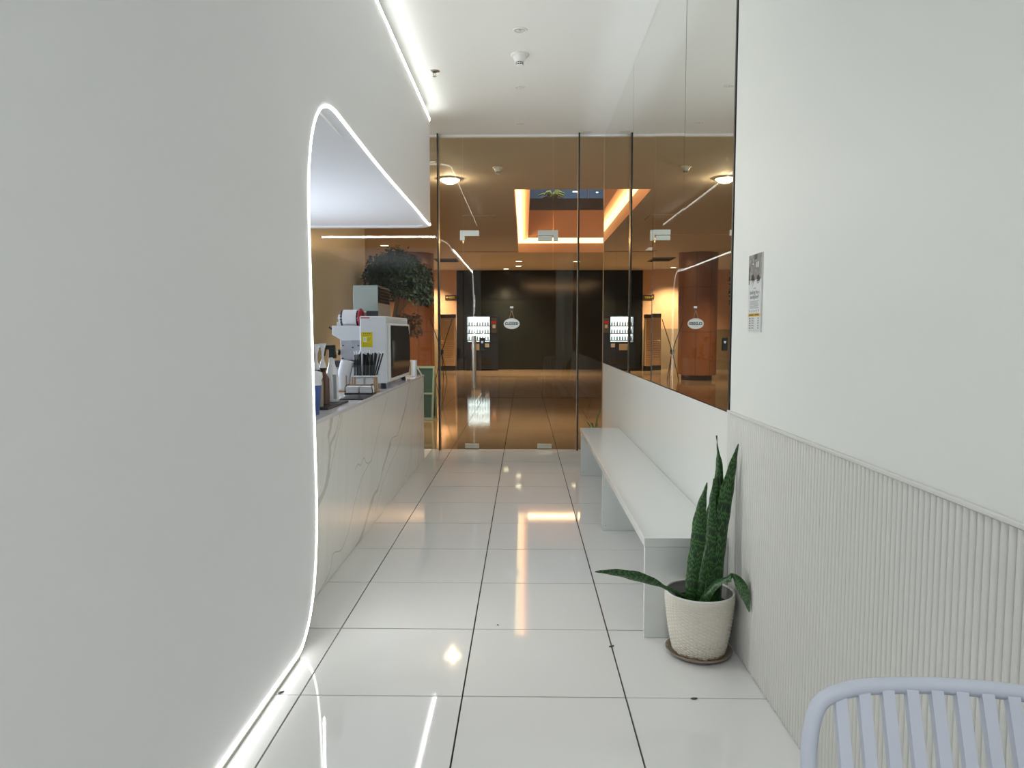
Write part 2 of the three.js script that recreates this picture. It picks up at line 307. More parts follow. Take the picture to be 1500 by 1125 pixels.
{
  const o = thing('back_counter', 'low white work counter along the back wall of the bar', 'counter', [XSIDE, 0, -5.2]);
  part('worktop', span(0.005, 0.42, 0.87, 0.9, -2.0, 2.0), M.barTop, o); part('carcass', span(0.005, 0.4, 0.0, 0.87, -2.0, 2.0), M.trimWhite, o);
  const l = thing('task_light', 'long cool white task light standing on the back counter', 'lamp', [-2.53, 0.9, -5.75]);
  part('case', span(-0.03, 0.0, 0.20, 0.36, -0.67, 0.67), M.machineGrey, l); part('light_panel', span(0.0, 0.006, 0.23, 0.34, -0.65, 0.65), std(0x000000, 0.5, { emissive: COOL, emissiveIntensity: 4 }), l);
  for (const z of [-0.6, 0.6]) part('stem', span(-0.025, -0.005, 0, 0.2, z - 0.01, z + 0.01), M.machineGrey, l);
}
// ---------- ceiling fittings ----------
const downPlaces = [[-0.033, -5.36, 'unlit recessed downlight in the ceiling before the smoke detector'], [-0.04, -6.58, 'unlit recessed downlight in the ceiling behind the smoke detector'], [-0.045, -7.7, 'unlit recessed downlight in the ceiling closest to the glass door']];
for (const [x, z, label] of downPlaces) {
  const o = thing('recessed_downlight', label, 'downlight', [x, CEIL, z], 0, 'unlit downlights in the ceiling');
  part('trim_ring', lathe([[0.040, -0.001], [0.041, -0.006], [0.052, -0.006], [0.054, -0.001]], 28), M.trimWhite, o);
  part('reflector', lathe([[0.0, -0.0008], [0.026, -0.001], [0.041, -0.004]], 28), M.benchEdge, o);
  part('lamp_face', merge([cyl(0.014, 0.014, 0.004, -0.012, -0.004, 0, 16), cyl(0.012, 0.012, 0.004, 0.016, -0.004, 0, 16)]), M.trimWhite, o);
}
for (const [x, z, label] of [[-0.04, -5.82, 'round white smoke detector on the ceiling between two downlights'], [-0.35, -9.7, 'round smoke detector on the dim corridor ceiling outside the door']]) {
  const o = thing('smoke_detector', label, 'smoke detector', [x, CEIL, z]);
  part('base', lathe([[0, -0.018], [0.062, -0.018], [0.068, -0.012], [0.068, 0]], 32), M.trimWhite, o);
  part('body', lathe([[0.0, -0.062], [0.034, -0.062], [0.036, -0.058], [0.052, -0.022], [0.052, -0.016]], 32), M.trimWhite, o);
  const vents = []; for (let i = 0; i < 12; i++) for (const y of [-0.066, -0.074]) { const a = i / 12 * Math.PI * 2; vents.push(box(0.010, 0.006, 0.003).translate(0, y, 0.033).rotateY(a)); }
  part('core', cyl(0.031, 0.031, 0.02, 0, -0.072, 0, 24), M.black, o);
  const ribs = []; for (let i = 0; i < 10; i++) ribs.push(box(0.004, 0.02, 0.003).translate(0, -0.072, 0.0325).rotateY(i / 10 * Math.PI * 2)); ribs.push(lathe([[0.0315, -0.0735], [0.0345, -0.0735], [0.0345, -0.0705], [0.0315, -0.0705]], 24));
  part('grille', merge(ribs), M.trimWhite, o);
  part('cap', lathe([[0, -0.089], [0.022, -0.089], [0.029, -0.084], [0.031, -0.081]], 24), M.trimWhite, o);
}
{
  const o = thing('sprinkler', 'small chrome fire sprinkler in the ceiling by the light strip', 'sprinkler', [-0.75, CEIL, -6.17]);
  part('escutcheon', lathe([[0.0, -0.004], [0.02, -0.008], [0.042, -0.003], [0.042, 0]], 24), M.steel, o);
  part('frame', merge([rod([-0.01, -0.005, 0], [-0.008, -0.04, 0], 0.003), rod([0.01, -0.005, 0], [0.008, -0.04, 0], 0.003)]), M.steel, o);
  part('deflector', cyl(0.016, 0.016, 0.003, 0, -0.043, 0, 16), M.steel, o);
  part('throat', cyl(0.018, 0.018, 0.004, 0, -0.009, 0, 16), M.black, o);
}
single('ceiling_plate', rspan(0.63, 0.73, CEIL - 0.006, CEIL, -8.06, -7.98, 0.002, 1), M.benchEdge, 'small grey cover plate in the ceiling at the glass front', 'cover plate');

for (const [z, label] of [[0.6, 'lit recessed downlight in the ceiling above the chair'], [2.0, 'lit recessed downlight in the middle of the ceiling behind the chair'], [3.4, 'lit recessed downlight in the ceiling by the dark wall']]) {
  const o = thing('lit_downlight', label, 'downlight', [-0.04, CEIL, z], 0, 'lit downlights behind the chair');
  part('trim_ring', lathe([[0.040, -0.001], [0.041, -0.006], [0.052, -0.006], [0.054, -0.001]], 28), M.trimWhite, o);
  part('lamp_face', cyl(0.040, 0.040, 0.004, 0, -0.003, 0, 20), std(0x000000, 0.5, { emissive: DAYLIT, emissiveIntensity: 5 }), o);
  const l = new THREE.SpotLight(DAYLIT, LEVEL.spot, 0, 1.3, 0.6, 2); l.position.set(-0.04, CEIL - 0.02, z); l.target.position.set(-0.04, 0, z); l.castShadow = true; l.shadow.radius = 3; scene.add(l, l.target);
}

// ---------- bench ----------
{
  const o = thing('bench', 'long white glossy bench on panel legs against the wall', 'bench', [0.702, 0, -4.88]), x0 = -0.182, x1 = 0.181;
  part('seat', rspan(x0, x1 - 0.001, 0.405, 0.445, -1.80, 1.805, 0.003, 1), M.bench, o);
  for (const z of [1.787, 0.08, -1.765]) { const l = part('leg', rspan(x0 + 0.004, x1, 0.0, 0.405, z - 0.014, z + 0.014, 0.002, 1), M.bench, o); if (z < 1) part('screw_cap', cyl(0.004, 0.004, 0.002, 0, 0, 0, 10).rotateX(Math.PI / 2).translate(x0 + 0.03, 0.035, z + 0.0148), M.machineGrey, l); }
}
// ---------- counter ----------
{
  const o = thing('counter', 'white counter with a grey veined marble front under the opening', 'counter', [0, 0, 0]);
  const veins = [
    [9, [[3.911, 0.89], [3.86, 0.81], [3.822, 0.773], [3.85, 0.70], [3.826, 0.624], [3.765, 0.525], [3.608, 0.46], [3.5, 0.43]]], [5, [[4.09, 0.89], [3.99, 0.78], [3.86, 0.72], [3.83, 0.62]]], [2, [[4.12, 0.86], [3.973, 0.712], [3.821, 0.551]]],
    [2, [[5.514, 0.832], [5.2, 0.66], [4.916, 0.47], [4.596, 0.392], [4.4, 0.282], [4.216, 0.14], [4.051, 0.086], [3.875, 0.114], [3.786, 0.037], [3.563, 0]]], [2, [[4.414, 0.48], [4.5, 0.5], [4.56, 0.48], [4.662, 0.51], [4.75, 0.46], [4.913, 0.45]]],
    [8, [[6.65, 0.89], [6.5, 0.80], [6.298, 0.652], [6.1, 0.56], [5.91, 0.478]]], [2, [[5.91, 0.478], [5.7, 0.49], [5.547, 0.467]]], [9, [[5.6, 0.46], [5.4, 0.37], [5.265, 0.306], [5.1, 0.21], [4.966, 0.196], [4.783, 0.12], [4.569, 0.02], [4.4, 0]]],
    [2, [[6.45, 0.698], [6.2, 0.5], [6.003, 0.395], [5.6, 0.30], [5.259, 0.206], [5.0, 0.06]]], [4, [[7.42, 0.70], [7.25, 0.63], [7.068, 0.569]]], [4, [[7.35, 0.40], [7.2, 0.2], [7.034, 0.03]]], [2, [[7.0, 0.8], [6.75, 0.5], [6.6, 0.2], [6.3, 0.05]]],
  ];
  const t = canvasTex(2048, 512, (c, w, h) => {
    c.fillStyle = '#f3f3f0'; c.fillRect(0, 0, w, h); const px = (u) => (u - 3.1) / 4.4 * w, py = (y) => (1 - y / 0.89) * h;
    for (let k = 0; k < 60; k++) { c.strokeStyle = `rgba(${200 + (k % 3) * 8},${200 + (k % 4) * 6},192,0.05)`; c.lineWidth = 10 + 30 * rnd(); const x = rnd() * w; c.beginPath(); c.moveTo(x, 0); c.bezierCurveTo(x - 60 * rnd(), h * 0.3, x - 120 * rnd(), h * 0.7, x - 200 * rnd(), h); c.stroke(); }
    c.lineCap = 'round'; c.lineJoin = 'round';
    for (const [wd, pl] of veins) {
      const c2 = new THREE.CatmullRomCurve3(pl.map(([u, y]) => V(px(u), py(y), 0)), false, 'centripetal'), n = 60 * pl.length, ph = rnd() * 6; let a = c2.getPoint(0);
      for (let k = 1; k <= n; k++) { const t = k / n, b = c2.getPoint(t); b.x += 1.6 * Math.sin(t * 40 + ph) + 1.2 * Math.sin(t * 97 + ph * 2); c.strokeStyle = wd > 3 ? 'rgb(212,212,206)' : 'rgb(204,204,197)'; c.lineWidth = wd > 3 ? wd * 2.4 * (0.75 + 0.35 * Math.sin(t * 9 + ph) + 0.15 * Math.sin(t * 31)) : 3.2; c.beginPath(); c.moveTo(a.x, a.y); c.lineTo(b.x, b.y); c.stroke(); a = b; }
    }
  });
  const g = span(-1.07, -1.05, 0, 0.87, -7.5, -3.1), p = g.attributes.position, uv = g.attributes.uv;
  for (let i = 0; i < uv.count; i++) uv.setXY(i, (-p.getZ(i) - 3.1) / 4.4, p.getY(i) / 0.89);
  part('marble_front', g, new THREE.MeshStandardMaterial({ map: t, roughness: 0.2 }), o);
  part('worktop', rspan(-1.72, -1.045, 0.868, 0.89, -7.505, -3.05, 0.003, 1), M.barTop, o);
  part('end_panel', span(-1.70, -1.07, 0, 0.868, -7.5, -7.48), M.trimWhite, o);
  part('carcass', span(-1.70, -1.07, 0.08, 0.868, -7.48, -3.1), M.trimWhite, o);
}
const CT = 0.89;
// ---------- cup sealing machine ----------
{
  const o = thing('cup_sealing_machine', 'white cup sealing machine with film roll, yellow sticker and smoked cover on the counter', 'machine', [-1.27, CT, -5.6]);
  const at = (x0, x1, y0, y1, z0, z1, r = 0.006) => rspan(x0 + 1.27, x1 + 1.27, y0 - CT, y1 - CT, z0 + 5.6, z1 + 5.6, r, 2);
  const body = part('body', at(-1.275, -1.068, 0.935, 1.456, -6.6, -5.58, 0.010), M.machineWhite, o);
  part('cover_frame', at(-1.07, -1.050, 0.945, 1.40, -6.6, -5.62, 0.008), M.plasticWhite, body);
  { const s = new THREE.Shape(); s.moveTo(0, 0.97 - CT); s.bezierCurveTo(0.018, 1.05 - CT, 0.02, 1.25 - CT, 0.0, 1.385 - CT); s.lineTo(-0.01, 1.385 - CT); s.lineTo(-0.01, 0.97 - CT); s.lineTo(0, 0.97 - CT);
    part('smoked_cover', new THREE.ExtrudeGeometry(s, { depth: 0.86, bevelEnabled: false, curveSegments: 14 }).translate(0.221, 0, -0.93), M.smoked, o); }
  part('red_label', at(-1.268, -1.195, 1.438, 1.446, -5.581, -5.5785, 0.001), M.red, body);
  const st = canvasTex(256, 340, (c, w, h) => { c.fillStyle = '#d8c80a'; c.fillRect(0, 0, w, h); c.fillStyle = '#4a4410'; for (let i = 0; i < 4; i++) c.fillRect(50 + i * 44, 18, 22, 22); c.fillRect(30, 62, 200, 5); c.fillRect(30, 78, 150, 5); c.fillStyle = '#e8eae6'; c.fillRect(52, 116, 66, 100); c.fillStyle = '#8a8a70'; c.fillRect(66, 130, 30, 14); c.fillRect(72, 160, 22, 30); c.fillStyle = '#4a4410'; for (let i = 0; i < 5; i++) c.fillRect(138, 124 + i * 18, 74 - i * 6, 5); for (let i = 0; i < 5; i++) c.fillRect(30, 244 + i * 17, 196 - (i % 2) * 60, 5); });
  part('sticker', new THREE.PlaneGeometry(0.088, 0.117).translate(0.051, 1.274 - CT, 0.0212), new THREE.MeshStandardMaterial({ map: st, roughness: 0.5 }), body);
  part('head', (() => { const s = new THREE.Shape(); s.moveTo(-0.225, 1.378 - CT); s.lineTo(0, 1.378 - CT); s.lineTo(0, 1.27 - CT); s.lineTo(-0.15, 1.27 - CT); s.lineTo(-0.225, 1.315 - CT); s.lineTo(-0.225, 1.378 - CT); return new THREE.ExtrudeGeometry(s, { depth: 0.30, bevelEnabled: true, bevelSize: 0.004, bevelThickness: 0.004, bevelSegments: 2 }).translate(0, 0, -0.32); })(), M.machineWhite, o);
  part('slot', at(-1.345, -1.275, 1.252, 1.266, -5.63, -5.607, 0.004), M.machineGrey, o);
  const pl = part('side_plate', at(-1.435, -1.275, 1.115, 1.285, -5.93, -5.62, 0.004), std(lin(0.45, 0.46, 0.49), 0.4), o);
  for (const [x, y] of [[-1.415, 1.228], [-1.295, 1.228], [-1.418, 1.128], [-1.34, 1.213]]) part('bolt', box(0.012, 0.009, 0.004, x + 1.27, y - CT, -0.018), M.black, pl);
  part('tray', at(-1.50, -1.275, 1.06, 1.11, -5.95, -5.58, 0.006), M.darkGrey, o);
  part('tray_rail', at(-1.505, -1.275, 1.05, 1.06, -5.95, -5.575, 0.003), M.steel, o);
  part('base', at(-1.49, -1.275, 0.93, 1.05, -5.95, -5.6, 0.008), M.machineWhite, o);
  part('lever', rod([-0.225, 1.345 - CT, -0.06], [-0.262, 1.372 - CT, -0.05], 0.008), M.black, o);
  part('knob', new THREE.SphereGeometry(0.018, 12, 10).scale(0.7, 1.3, 1).translate(-0.178, 1.175 - CT, -0.02), M.black, o);
  const fr = part('film_roll', merge([cyl(0.066, 0.066, 0.108, 0, 0, 0, 36).rotateZ(Math.PI / 2), (() => { const s = new THREE.Shape(); s.moveTo(0.05, -0.05); s.quadraticCurveTo(0.04, -0.085, -0.02, -0.09); s.lineTo(-0.02, -0.087); s.quadraticCurveTo(0.035, -0.08, 0.046, -0.05); return new THREE.ExtrudeGeometry(s, { depth: 0.105, bevelEnabled: false }).rotateY(-Math.PI / 2).translate(0.052, 0, 0); })()]).translate(-0.098, 1.442 - CT, -0.09), M.paper, o);
  for (const x of [-0.160, -0.036]) { const teeth = []; for (let i = 0; i < 14; i++) teeth.push(box(0.018, 0.018, 0.014).translate(0, 0.052, 0).rotateX(i / 14 * 6.283).translate(x, 1.442 - CT, -0.09)); teeth.push(cyl(0.046, 0.046, 0.016, 0, 0, 0, 20).rotateZ(Math.PI / 2).translate(x, 1.442 - CT, -0.09)); part('spool_teeth', merge(teeth), M.darkGrey, fr); }
  part('spool_core', cyl(0.047, 0.047, 0.142, 0, 0, 0, 24).rotateZ(Math.PI / 2).translate(-0.098, 1.442 - CT, -0.09), M.machineGrey, fr);
  part('flange', merge([new THREE.TorusGeometry(0.066, 0.013, 10, 32).rotateY(Math.PI / 2), cyl(0.058, 0.058, 0.01, 0, 0, 0, 28).rotateZ(Math.PI / 2)]).translate(-0.018, 1.442 - CT, -0.09), M.red, fr);
  part('spool_bracket', merge([box(0.02, 0.10, 0.02, -0.185, 1.42 - CT, -0.09), rod([-0.2, 1.442 - CT, -0.09], [0.02, 1.442 - CT, -0.09], 0.008), box(0.05, 0.03, 0.04, -0.18, 1.395 - CT, -0.09)]), M.plasticWhite, o);
  for (const [x, z] of [[0.165, -0.03], [0.165, -0.95], [-0.2, -0.06], [-0.2, -0.32], [0.03, -0.95]]) part('foot', cyl(0.02, 0.025, 0.047, x, 0.0235, z, 16), M.black, o);
}
{ // box appliance on top of it
  const o = thing('vented_box', 'sage grey appliance with black louvres on top of the white machine', 'appliance', [-1.27, 1.456, -6.05]);
  part('base', span(-0.0, 0.095, 0, 0.045, -0.22, 0.24), M.darkGrey, o);
  part('casing', rspan(-0.103, 0.095, 0.045, 0.25, -0.25, 0.25, 0.004, 2), M.sage, o);
  part('side_panel', span(0.095, 0.104, 0.002, 0.11, -0.25, 0.24), std(lin(0.32, 0.26, 0.2), 0.5), o);
  part('vent_back', span(0.095, 0.098, 0.11, 0.247, -0.25, 0.245), M.black, o);
  for (let i = 0; i < 5; i++) part('louvre', box(0.018, 0.004, 0.48).rotateZ(-0.4).translate(0.106, 0.132 + i * 0.025, 0), M.darkGrey, o);
}
// ---------- small things on the counter ----------
{
  const o = thing('paper_cup', 'blue cup with a domed white lid at the edge of the opening', 'cup', [-1.145, CT, -3.86]);
  part('cup', lathe([[0, 0], [0.037, 0], [0.050, 0.158], [0.052, 0.165], [0.047, 0.165], [0.045, 0.155]], 28), M.blue, o);
  part('lid', lathe([[0.053, 0.158], [0.054, 0.175], [0.050, 0.18], [0.058, 0.20], [0.056, 0.225], [0.03, 0.235], [0, 0.236]], 28), M.plasticWhite, o);
}
single('bottle_tray', rspan(-1.265, -1.115, CT, CT + 0.012, -4.54, -4.06, 0.004, 2), M.black, 'long black tray under the syrup bottles', 'tray');
function pumpBottle(name, label, x, z, mat, s = 1) {
  const o = thing(name, label, 'bottle', [x, CT + 0.012, z], 0, 'syrup bottles on the black tray');
  part('bottle', lathe([[0, 0], [0.034, 0], [0.036, 0.004], [0.036, 0.145 * s], [0.03, 0.165 * s], [0.016, 0.19 * s], [0.014, 0.205 * s], [0, 0.205 * s]], 24), mat, o);
  part('neck_ring', cyl(0.021, 0.021, 0.012, 0, 0.205 * s + 0.004, 0, 20), M.black, o);
  part('pump_collar', lathe([[0.019, 0.205 * s + 0.01], [0.017, 0.235 * s], [0.008, 0.26 * s], [0.006, 0.275 * s], [0.0, 0.275 * s]], 20), M.plasticWhite, o);
  part('pump_head', lathe([[0.006, 0.27 * s], [0.007, 0.31 * s], [0.019, 0.345 * s], [0.021, 0.357 * s], [0, 0.357 * s]], 20), M.plasticWhite, o);
  part('nozzle', rod([0, 0.35 * s, 0], [-0.07, 0.345 * s, 0], 0.006), M.plasticWhite, o);
}
pumpBottle('syrup_bottle', 'beige syrup bottle with a white pump on the black tray', -1.195, -4.13, M.beigeBottle);
pumpBottle('syrup_bottle', 'dark brown syrup bottle with a white pump on the black tray', -1.198, -4.27, M.brownGlass, 1.02);
{
  const o = thing('spray_bottle', 'white spray bottle with a black trigger head on the black tray', 'bottle', [-1.19, CT + 0.012, -4.44]);
  part('bottle', lathe([[0, 0], [0.034, 0], [0.037, 0.005], [0.037, 0.155], [0.032, 0.19], [0.019, 0.235], [0.0165, 0.275], [0, 0.275]], 28), M.plasticWhite, o);
  part('measure_strip', span(0.012, 0.034, 0.02, 0.17, 0.022, 0.0335), M.machineGrey, o);
  const s = new THREE.Shape(); s.moveTo(-0.085, 0.345); s.lineTo(0.02, 0.35); s.lineTo(0.022, 0.30); s.lineTo(0.027, 0.29); s.lineTo(0.026, 0.272); s.lineTo(-0.014, 0.272); s.lineTo(-0.012, 0.325); s.lineTo(-0.085, 0.33);
  part('trigger_head', new THREE.ExtrudeGeometry(s, { depth: 0.022, bevelEnabled: true, bevelSize: 0.002, bevelThickness: 0.002, bevelSegments: 2 }).translate(0, 0, -0.011), M.black, o);
  part('trigger', rod([-0.035, 0.33, 0], [-0.045, 0.285, 0], 0.005), M.black, o);
}
single('rubber_mat', (() => { const s = new THREE.Shape(); s.moveTo(-1.21, 4.68); s.lineTo(-1.055, 4.68); s.lineTo(-1.06, 5.03); s.lineTo(-1.215, 5.03); s.lineTo(-1.21, 4.68); return new THREE.ExtrudeGeometry(s, { depth: 0.006, bevelEnabled: false }).rotateX(-Math.PI / 2).translate(0, CT, 0); })(), M.black, 'flat black rubber mat on the counter edge', 'mat');
{
  const o = thing('napkin_holder', 'black wire napkin tray on the counter', 'napkin holder', [-1.172, CT, -5.13]);
  part('tray', rspan(-0.102, 0.102, 0.0, 0.012, -0.065, 0.065, 0.004, 2), M.black, o);
  for (const pts of [[[0.098, 0.01, 0.055], [0.092, 0.06, 0.055], [0.08, 0.068, 0.03], [0.08, 0.068, -0.05]], [[-0.098, 0.01, 0.055], [-0.098, 0.055, 0.05], [-0.096, 0.066, 0.0], [-0.096, 0.066, -0.05]]]) part('wire_frame', tube(pts, 0.003, 20, 6), M.black, o);
  part('wooden_bar', span(-0.1, 0.085, 0.052, 0.066, -0.058, -0.048), M.wood, o);
}
for (const [x, label] of [[-1.218, 'stack of folded white napkins on the side of the wire tray towards the paper cups'], [-1.122, 'stack of folded white napkins on the side of the wire tray towards the counter edge']]) {
  const o = thing('napkin_stack', label, 'napkins', [x, CT + 0.013, -5.115]);
  for (let i = 0; i < 6; i++) part('napkin', rspan(-0.044, 0.044, i * 0.0075, i * 0.0075 + 0.007, -0.045, 0.045, 0.003, 1).rotateY((i % 3 - 1) * 0.03), M.paper, o);
}
{
  const o = thing('straw_rack', 'white straw rack with wooden posts beside the machine', 'rack', [-1.178, CT, -5.34]);
  part('base', rspan(-0.095, 0.095, 0, 0.012, -0.055, 0.055, 0.003, 1), M.wood, o);
  part('bin', rspan(-0.08, 0.08, 0.012, 0.105, -0.045, 0.045, 0.004, 2), M.plasticWhite, o);
  part('shelf', rspan(-0.095, 0.095, 0.112, 0.122, -0.055, 0.055, 0.004, 2), M.plasticWhite, o);
  part('brace', span(-0.006, 0.006, 0.014, 0.112, 0.045, 0.05), M.machineGrey, o);
  for (const x of [-0.09, -0.072, 0.074, 0.09]) part('post', span(x - 0.006, x + 0.006, 0.012, 0.112, 0.047, 0.055), M.wood, o);
  for (const z of [0.05, -0.052]) part('glass_wall', span(-0.088, 0.088, 0.122, 0.20, z, z + 0.002), M.clear, o);
}
for (let i = 0; i < 34; i++) {
  const x = -1.258 + 0.0047 * i + rr(-0.002, 0.002), lean = i > 26 ? (i - 26) * 0.006 + rr(0, 0.008) : rr(-0.004, 0.006), z = -5.34 + rr(-0.035, 0.035), h = rr(0.15, 0.172);
  const o = thing('drinking_straw', 'black wrapped drinking straw standing in the straw rack', 'straw', [x, CT + 0.123, z], 0, 'black straws in the rack');
  part('straw', rod([0, 0, 0], [lean, h, rr(-0.006, 0.006)], 0.0056, 7), i % 7 === 3 ? M.machineGrey : M.black, o);
  part('wrapper_tip', rod([lean, h, 0], [lean * 1.08, h + 0.014, 0], 0.0046, 6), M.paper, o);
}
{
  const o = thing('cup_lid_holder', 'round wooden holder with upright rods on the counter', 'holder', [-1.345, CT, -5.33]);
  part('base', cyl(0.06, 0.062, 0.012, 0, 0.006, 0, 32), M.wood, o);
  for (let i = 0; i < 4; i++) { const a = 0.9 + i * Math.PI / 2; part('rod', rod([0.055 * Math.cos(a), 0.01, 0.055 * Math.sin(a)], [0.055 * Math.cos(a), 0.125, 0.055 * Math.sin(a)], 0.0035), M.wood, o); }
  const o2 = thing('paper_cup_stack', 'leaning stack of white paper cups in the round wooden holder', 'cups', [-1.345, CT + 0.0125, -5.33]);
  for (let i = 0; i < 14; i++) part('cup', lathe([[0.043, 0], [0.047, 0.012], [0.049, 0.03], [0.047, 0.03], [0.044, 0.013], [0.040, 0.003]], 24).translate(0.0, 0, 0).rotateZ(-0.018 * i).translate(0.00016 * i * i, 0.0145 * i, 0), M.paper, o2);
  part('cup_base', lathe([[0, 0.012], [0.03, 0.012], [0.043, 0.0]], 24).rotateZ(-0.25).translate(0.036, 0.202, 0), M.paper, o2);
}
{
  const o = thing('framed_card', 'small card in a pale wooden frame standing at the end of the counter', 'frame', [-1.135, CT, -7.08], 0.1);
  const s = new THREE.Shape(); s.moveTo(-0.034, 0); s.lineTo(0.034, 0); s.lineTo(0.034, 0.17); s.lineTo(-0.034, 0.17); const hole = new THREE.Path(); hole.moveTo(-0.018, 0.022); hole.lineTo(-0.018, 0.15); hole.lineTo(0.018, 0.15); hole.lineTo(0.018, 0.022); s.holes.push(hole);
  part('frame', new THREE.ExtrudeGeometry(s, { depth: 0.02, bevelEnabled: false }), std(lin(0.62, 0.5, 0.36), 0.5), o);
  part('card', span(-0.018, 0.018, 0.022, 0.15, 0.004, 0.008), std(lin(0.16, 0.09, 0.02), 0.6), o);
  const b = thing('carton', 'plain white carton behind the framed card', 'box', [-1.115, CT, -7.23]);
  part('carton', rspan(-0.04, 0.03, 0, 0.16, -0.05, 0.05, 0.003, 1), M.plasticWhite, b);
  const c = thing('tent_card', 'small folded white tent card at the end corner of the counter', 'card', [-1.10, CT, -7.41]);
  part('card_face', bar([-0.045, 0.001, 0], [0, 0.075, 0], 0.0025, 0.07), M.paper, c); part('card_face', bar([0.042, 0.001, 0], [0, 0.075, 0], 0.0025, 0.07), M.paper, c);
  part('print', merge([bar([0.034, 0.018, 0.0], [0.030, 0.025, 0.0], 0.006, 0.05), bar([0.024, 0.036, 0.0], [0.02, 0.043, 0.0], 0.006, 0.05)]), M.machineGrey, c);
}
{
  const o = thing('wall_speaker', 'small grey speaker on the lowered ceiling above the counter', 'speaker', [-1.10, BAR_CEIL, -3.68]);
  part('housing', lathe([[0, -0.03], [0.03, -0.03], [0.04, -0.02], [0.042, 0]], 24), M.machineGrey, o);
  part('grille', lathe([[0, -0.034], [0.02, -0.033], [0.024, -0.03]], 20), M.darkGrey, o);
}
// ---------- poster on the wall ----------
{
  const o = thing('wall_poster', 'narrow printed board with a grey photo and price rows on the white wall', 'poster', [0.8835, 1.482, -2.793]);
  o.rotation.x = 0.0;
  part('board', box(0.006, 0.298, 0.155), M.trimWhite, o);
  const t = canvasTex(512, 1000, (c, w, h) => {
    c.fillStyle = '#cfd3d3'; c.fillRect(0, 0, w, h);
    c.fillStyle = '#7d7f7c'; c.fillRect(0, 0, w, 330);
    for (let k = 0; k < 90; k++) { const g = 70 + Math.floor(rnd() * 110); c.fillStyle = `rgba(${g},${g},${g - 3},0.5)`; c.fillRect(rnd() * w, rnd() * 300, 15 + rnd() * 70, 12 + rnd() * 90); }
    c.fillStyle = '#33332f'; c.fillRect(230, 0, 110, 70); c.fillRect(10, 160, 34, 220);
    c.fillStyle = '#c9cbc8'; c.fillRect(300, 110, 34, 60); c.fillRect(350, 100, 50, 76); c.fillRect(150, 110, 40, 20);
    c.fillStyle = '#23231f'; c.beginPath(); c.ellipse(170, 330, 62, 75, 0, 0, 7); c.fill(); c.beginPath(); c.ellipse(390, 330, 62, 60, 0, 0, 7); c.fill();
    for (let k = 0; k < 120; k++) { c.fillStyle = `rgba(207,211,211,${0.10 + 0.5 * rnd()})`; c.fillRect(rnd() * w, 320 + rnd() * 90, 30 + rnd() * 60, 10 + rnd() * 16); }
    c.fillStyle = '#9a9d9a'; c.fillRect(200, 430, 110, 12);
    c.fillStyle = '#22262a'; c.textAlign = 'center'; c.font = 'bold 64px sans-serif'; c.fillText('looking for a', w / 2, 510); c.fillText('workplace?', w / 2, 570);
    c.fillStyle = '#8a8e90'; for (let k = 0; k < 7; k++) c.fillRect(70, 598 + k * 15, 370 - (k % 3) * 24, 6);
    c.fillStyle = '#4c5458'; for (let k = 0; k < 5; k++) { c.beginPath(); c.ellipse(80 + k * 88, 728, 12, 16, 0, 0, 7); c.fill(); }
    c.fillStyle = '#cfa83a'; c.fillRect(26, 758, 460, 40); c.fillStyle = '#3c3212'; c.fillRect(50, 772, 190, 12); c.fillRect(280, 772, 160, 12);
    c.fillStyle = '#70757a'; for (let k = 0; k < 5; k++) { const y = 815 + k * 31; c.fillRect(60, y, 60, 18); c.fillRect(150, y, 90, 8); c.fillRect(150, y + 12, 130, 5); c.fillRect(400, y, 46, 18); } c.fillRect(50, 974, 400, 4);
  });
  part('print', new THREE.PlaneGeometry(0.153, 0.296).rotateY(-Math.PI / 2).translate(-0.0035, 0, 0), new THREE.MeshStandardMaterial({ map: t, roughness: 0.35 }), o);
}
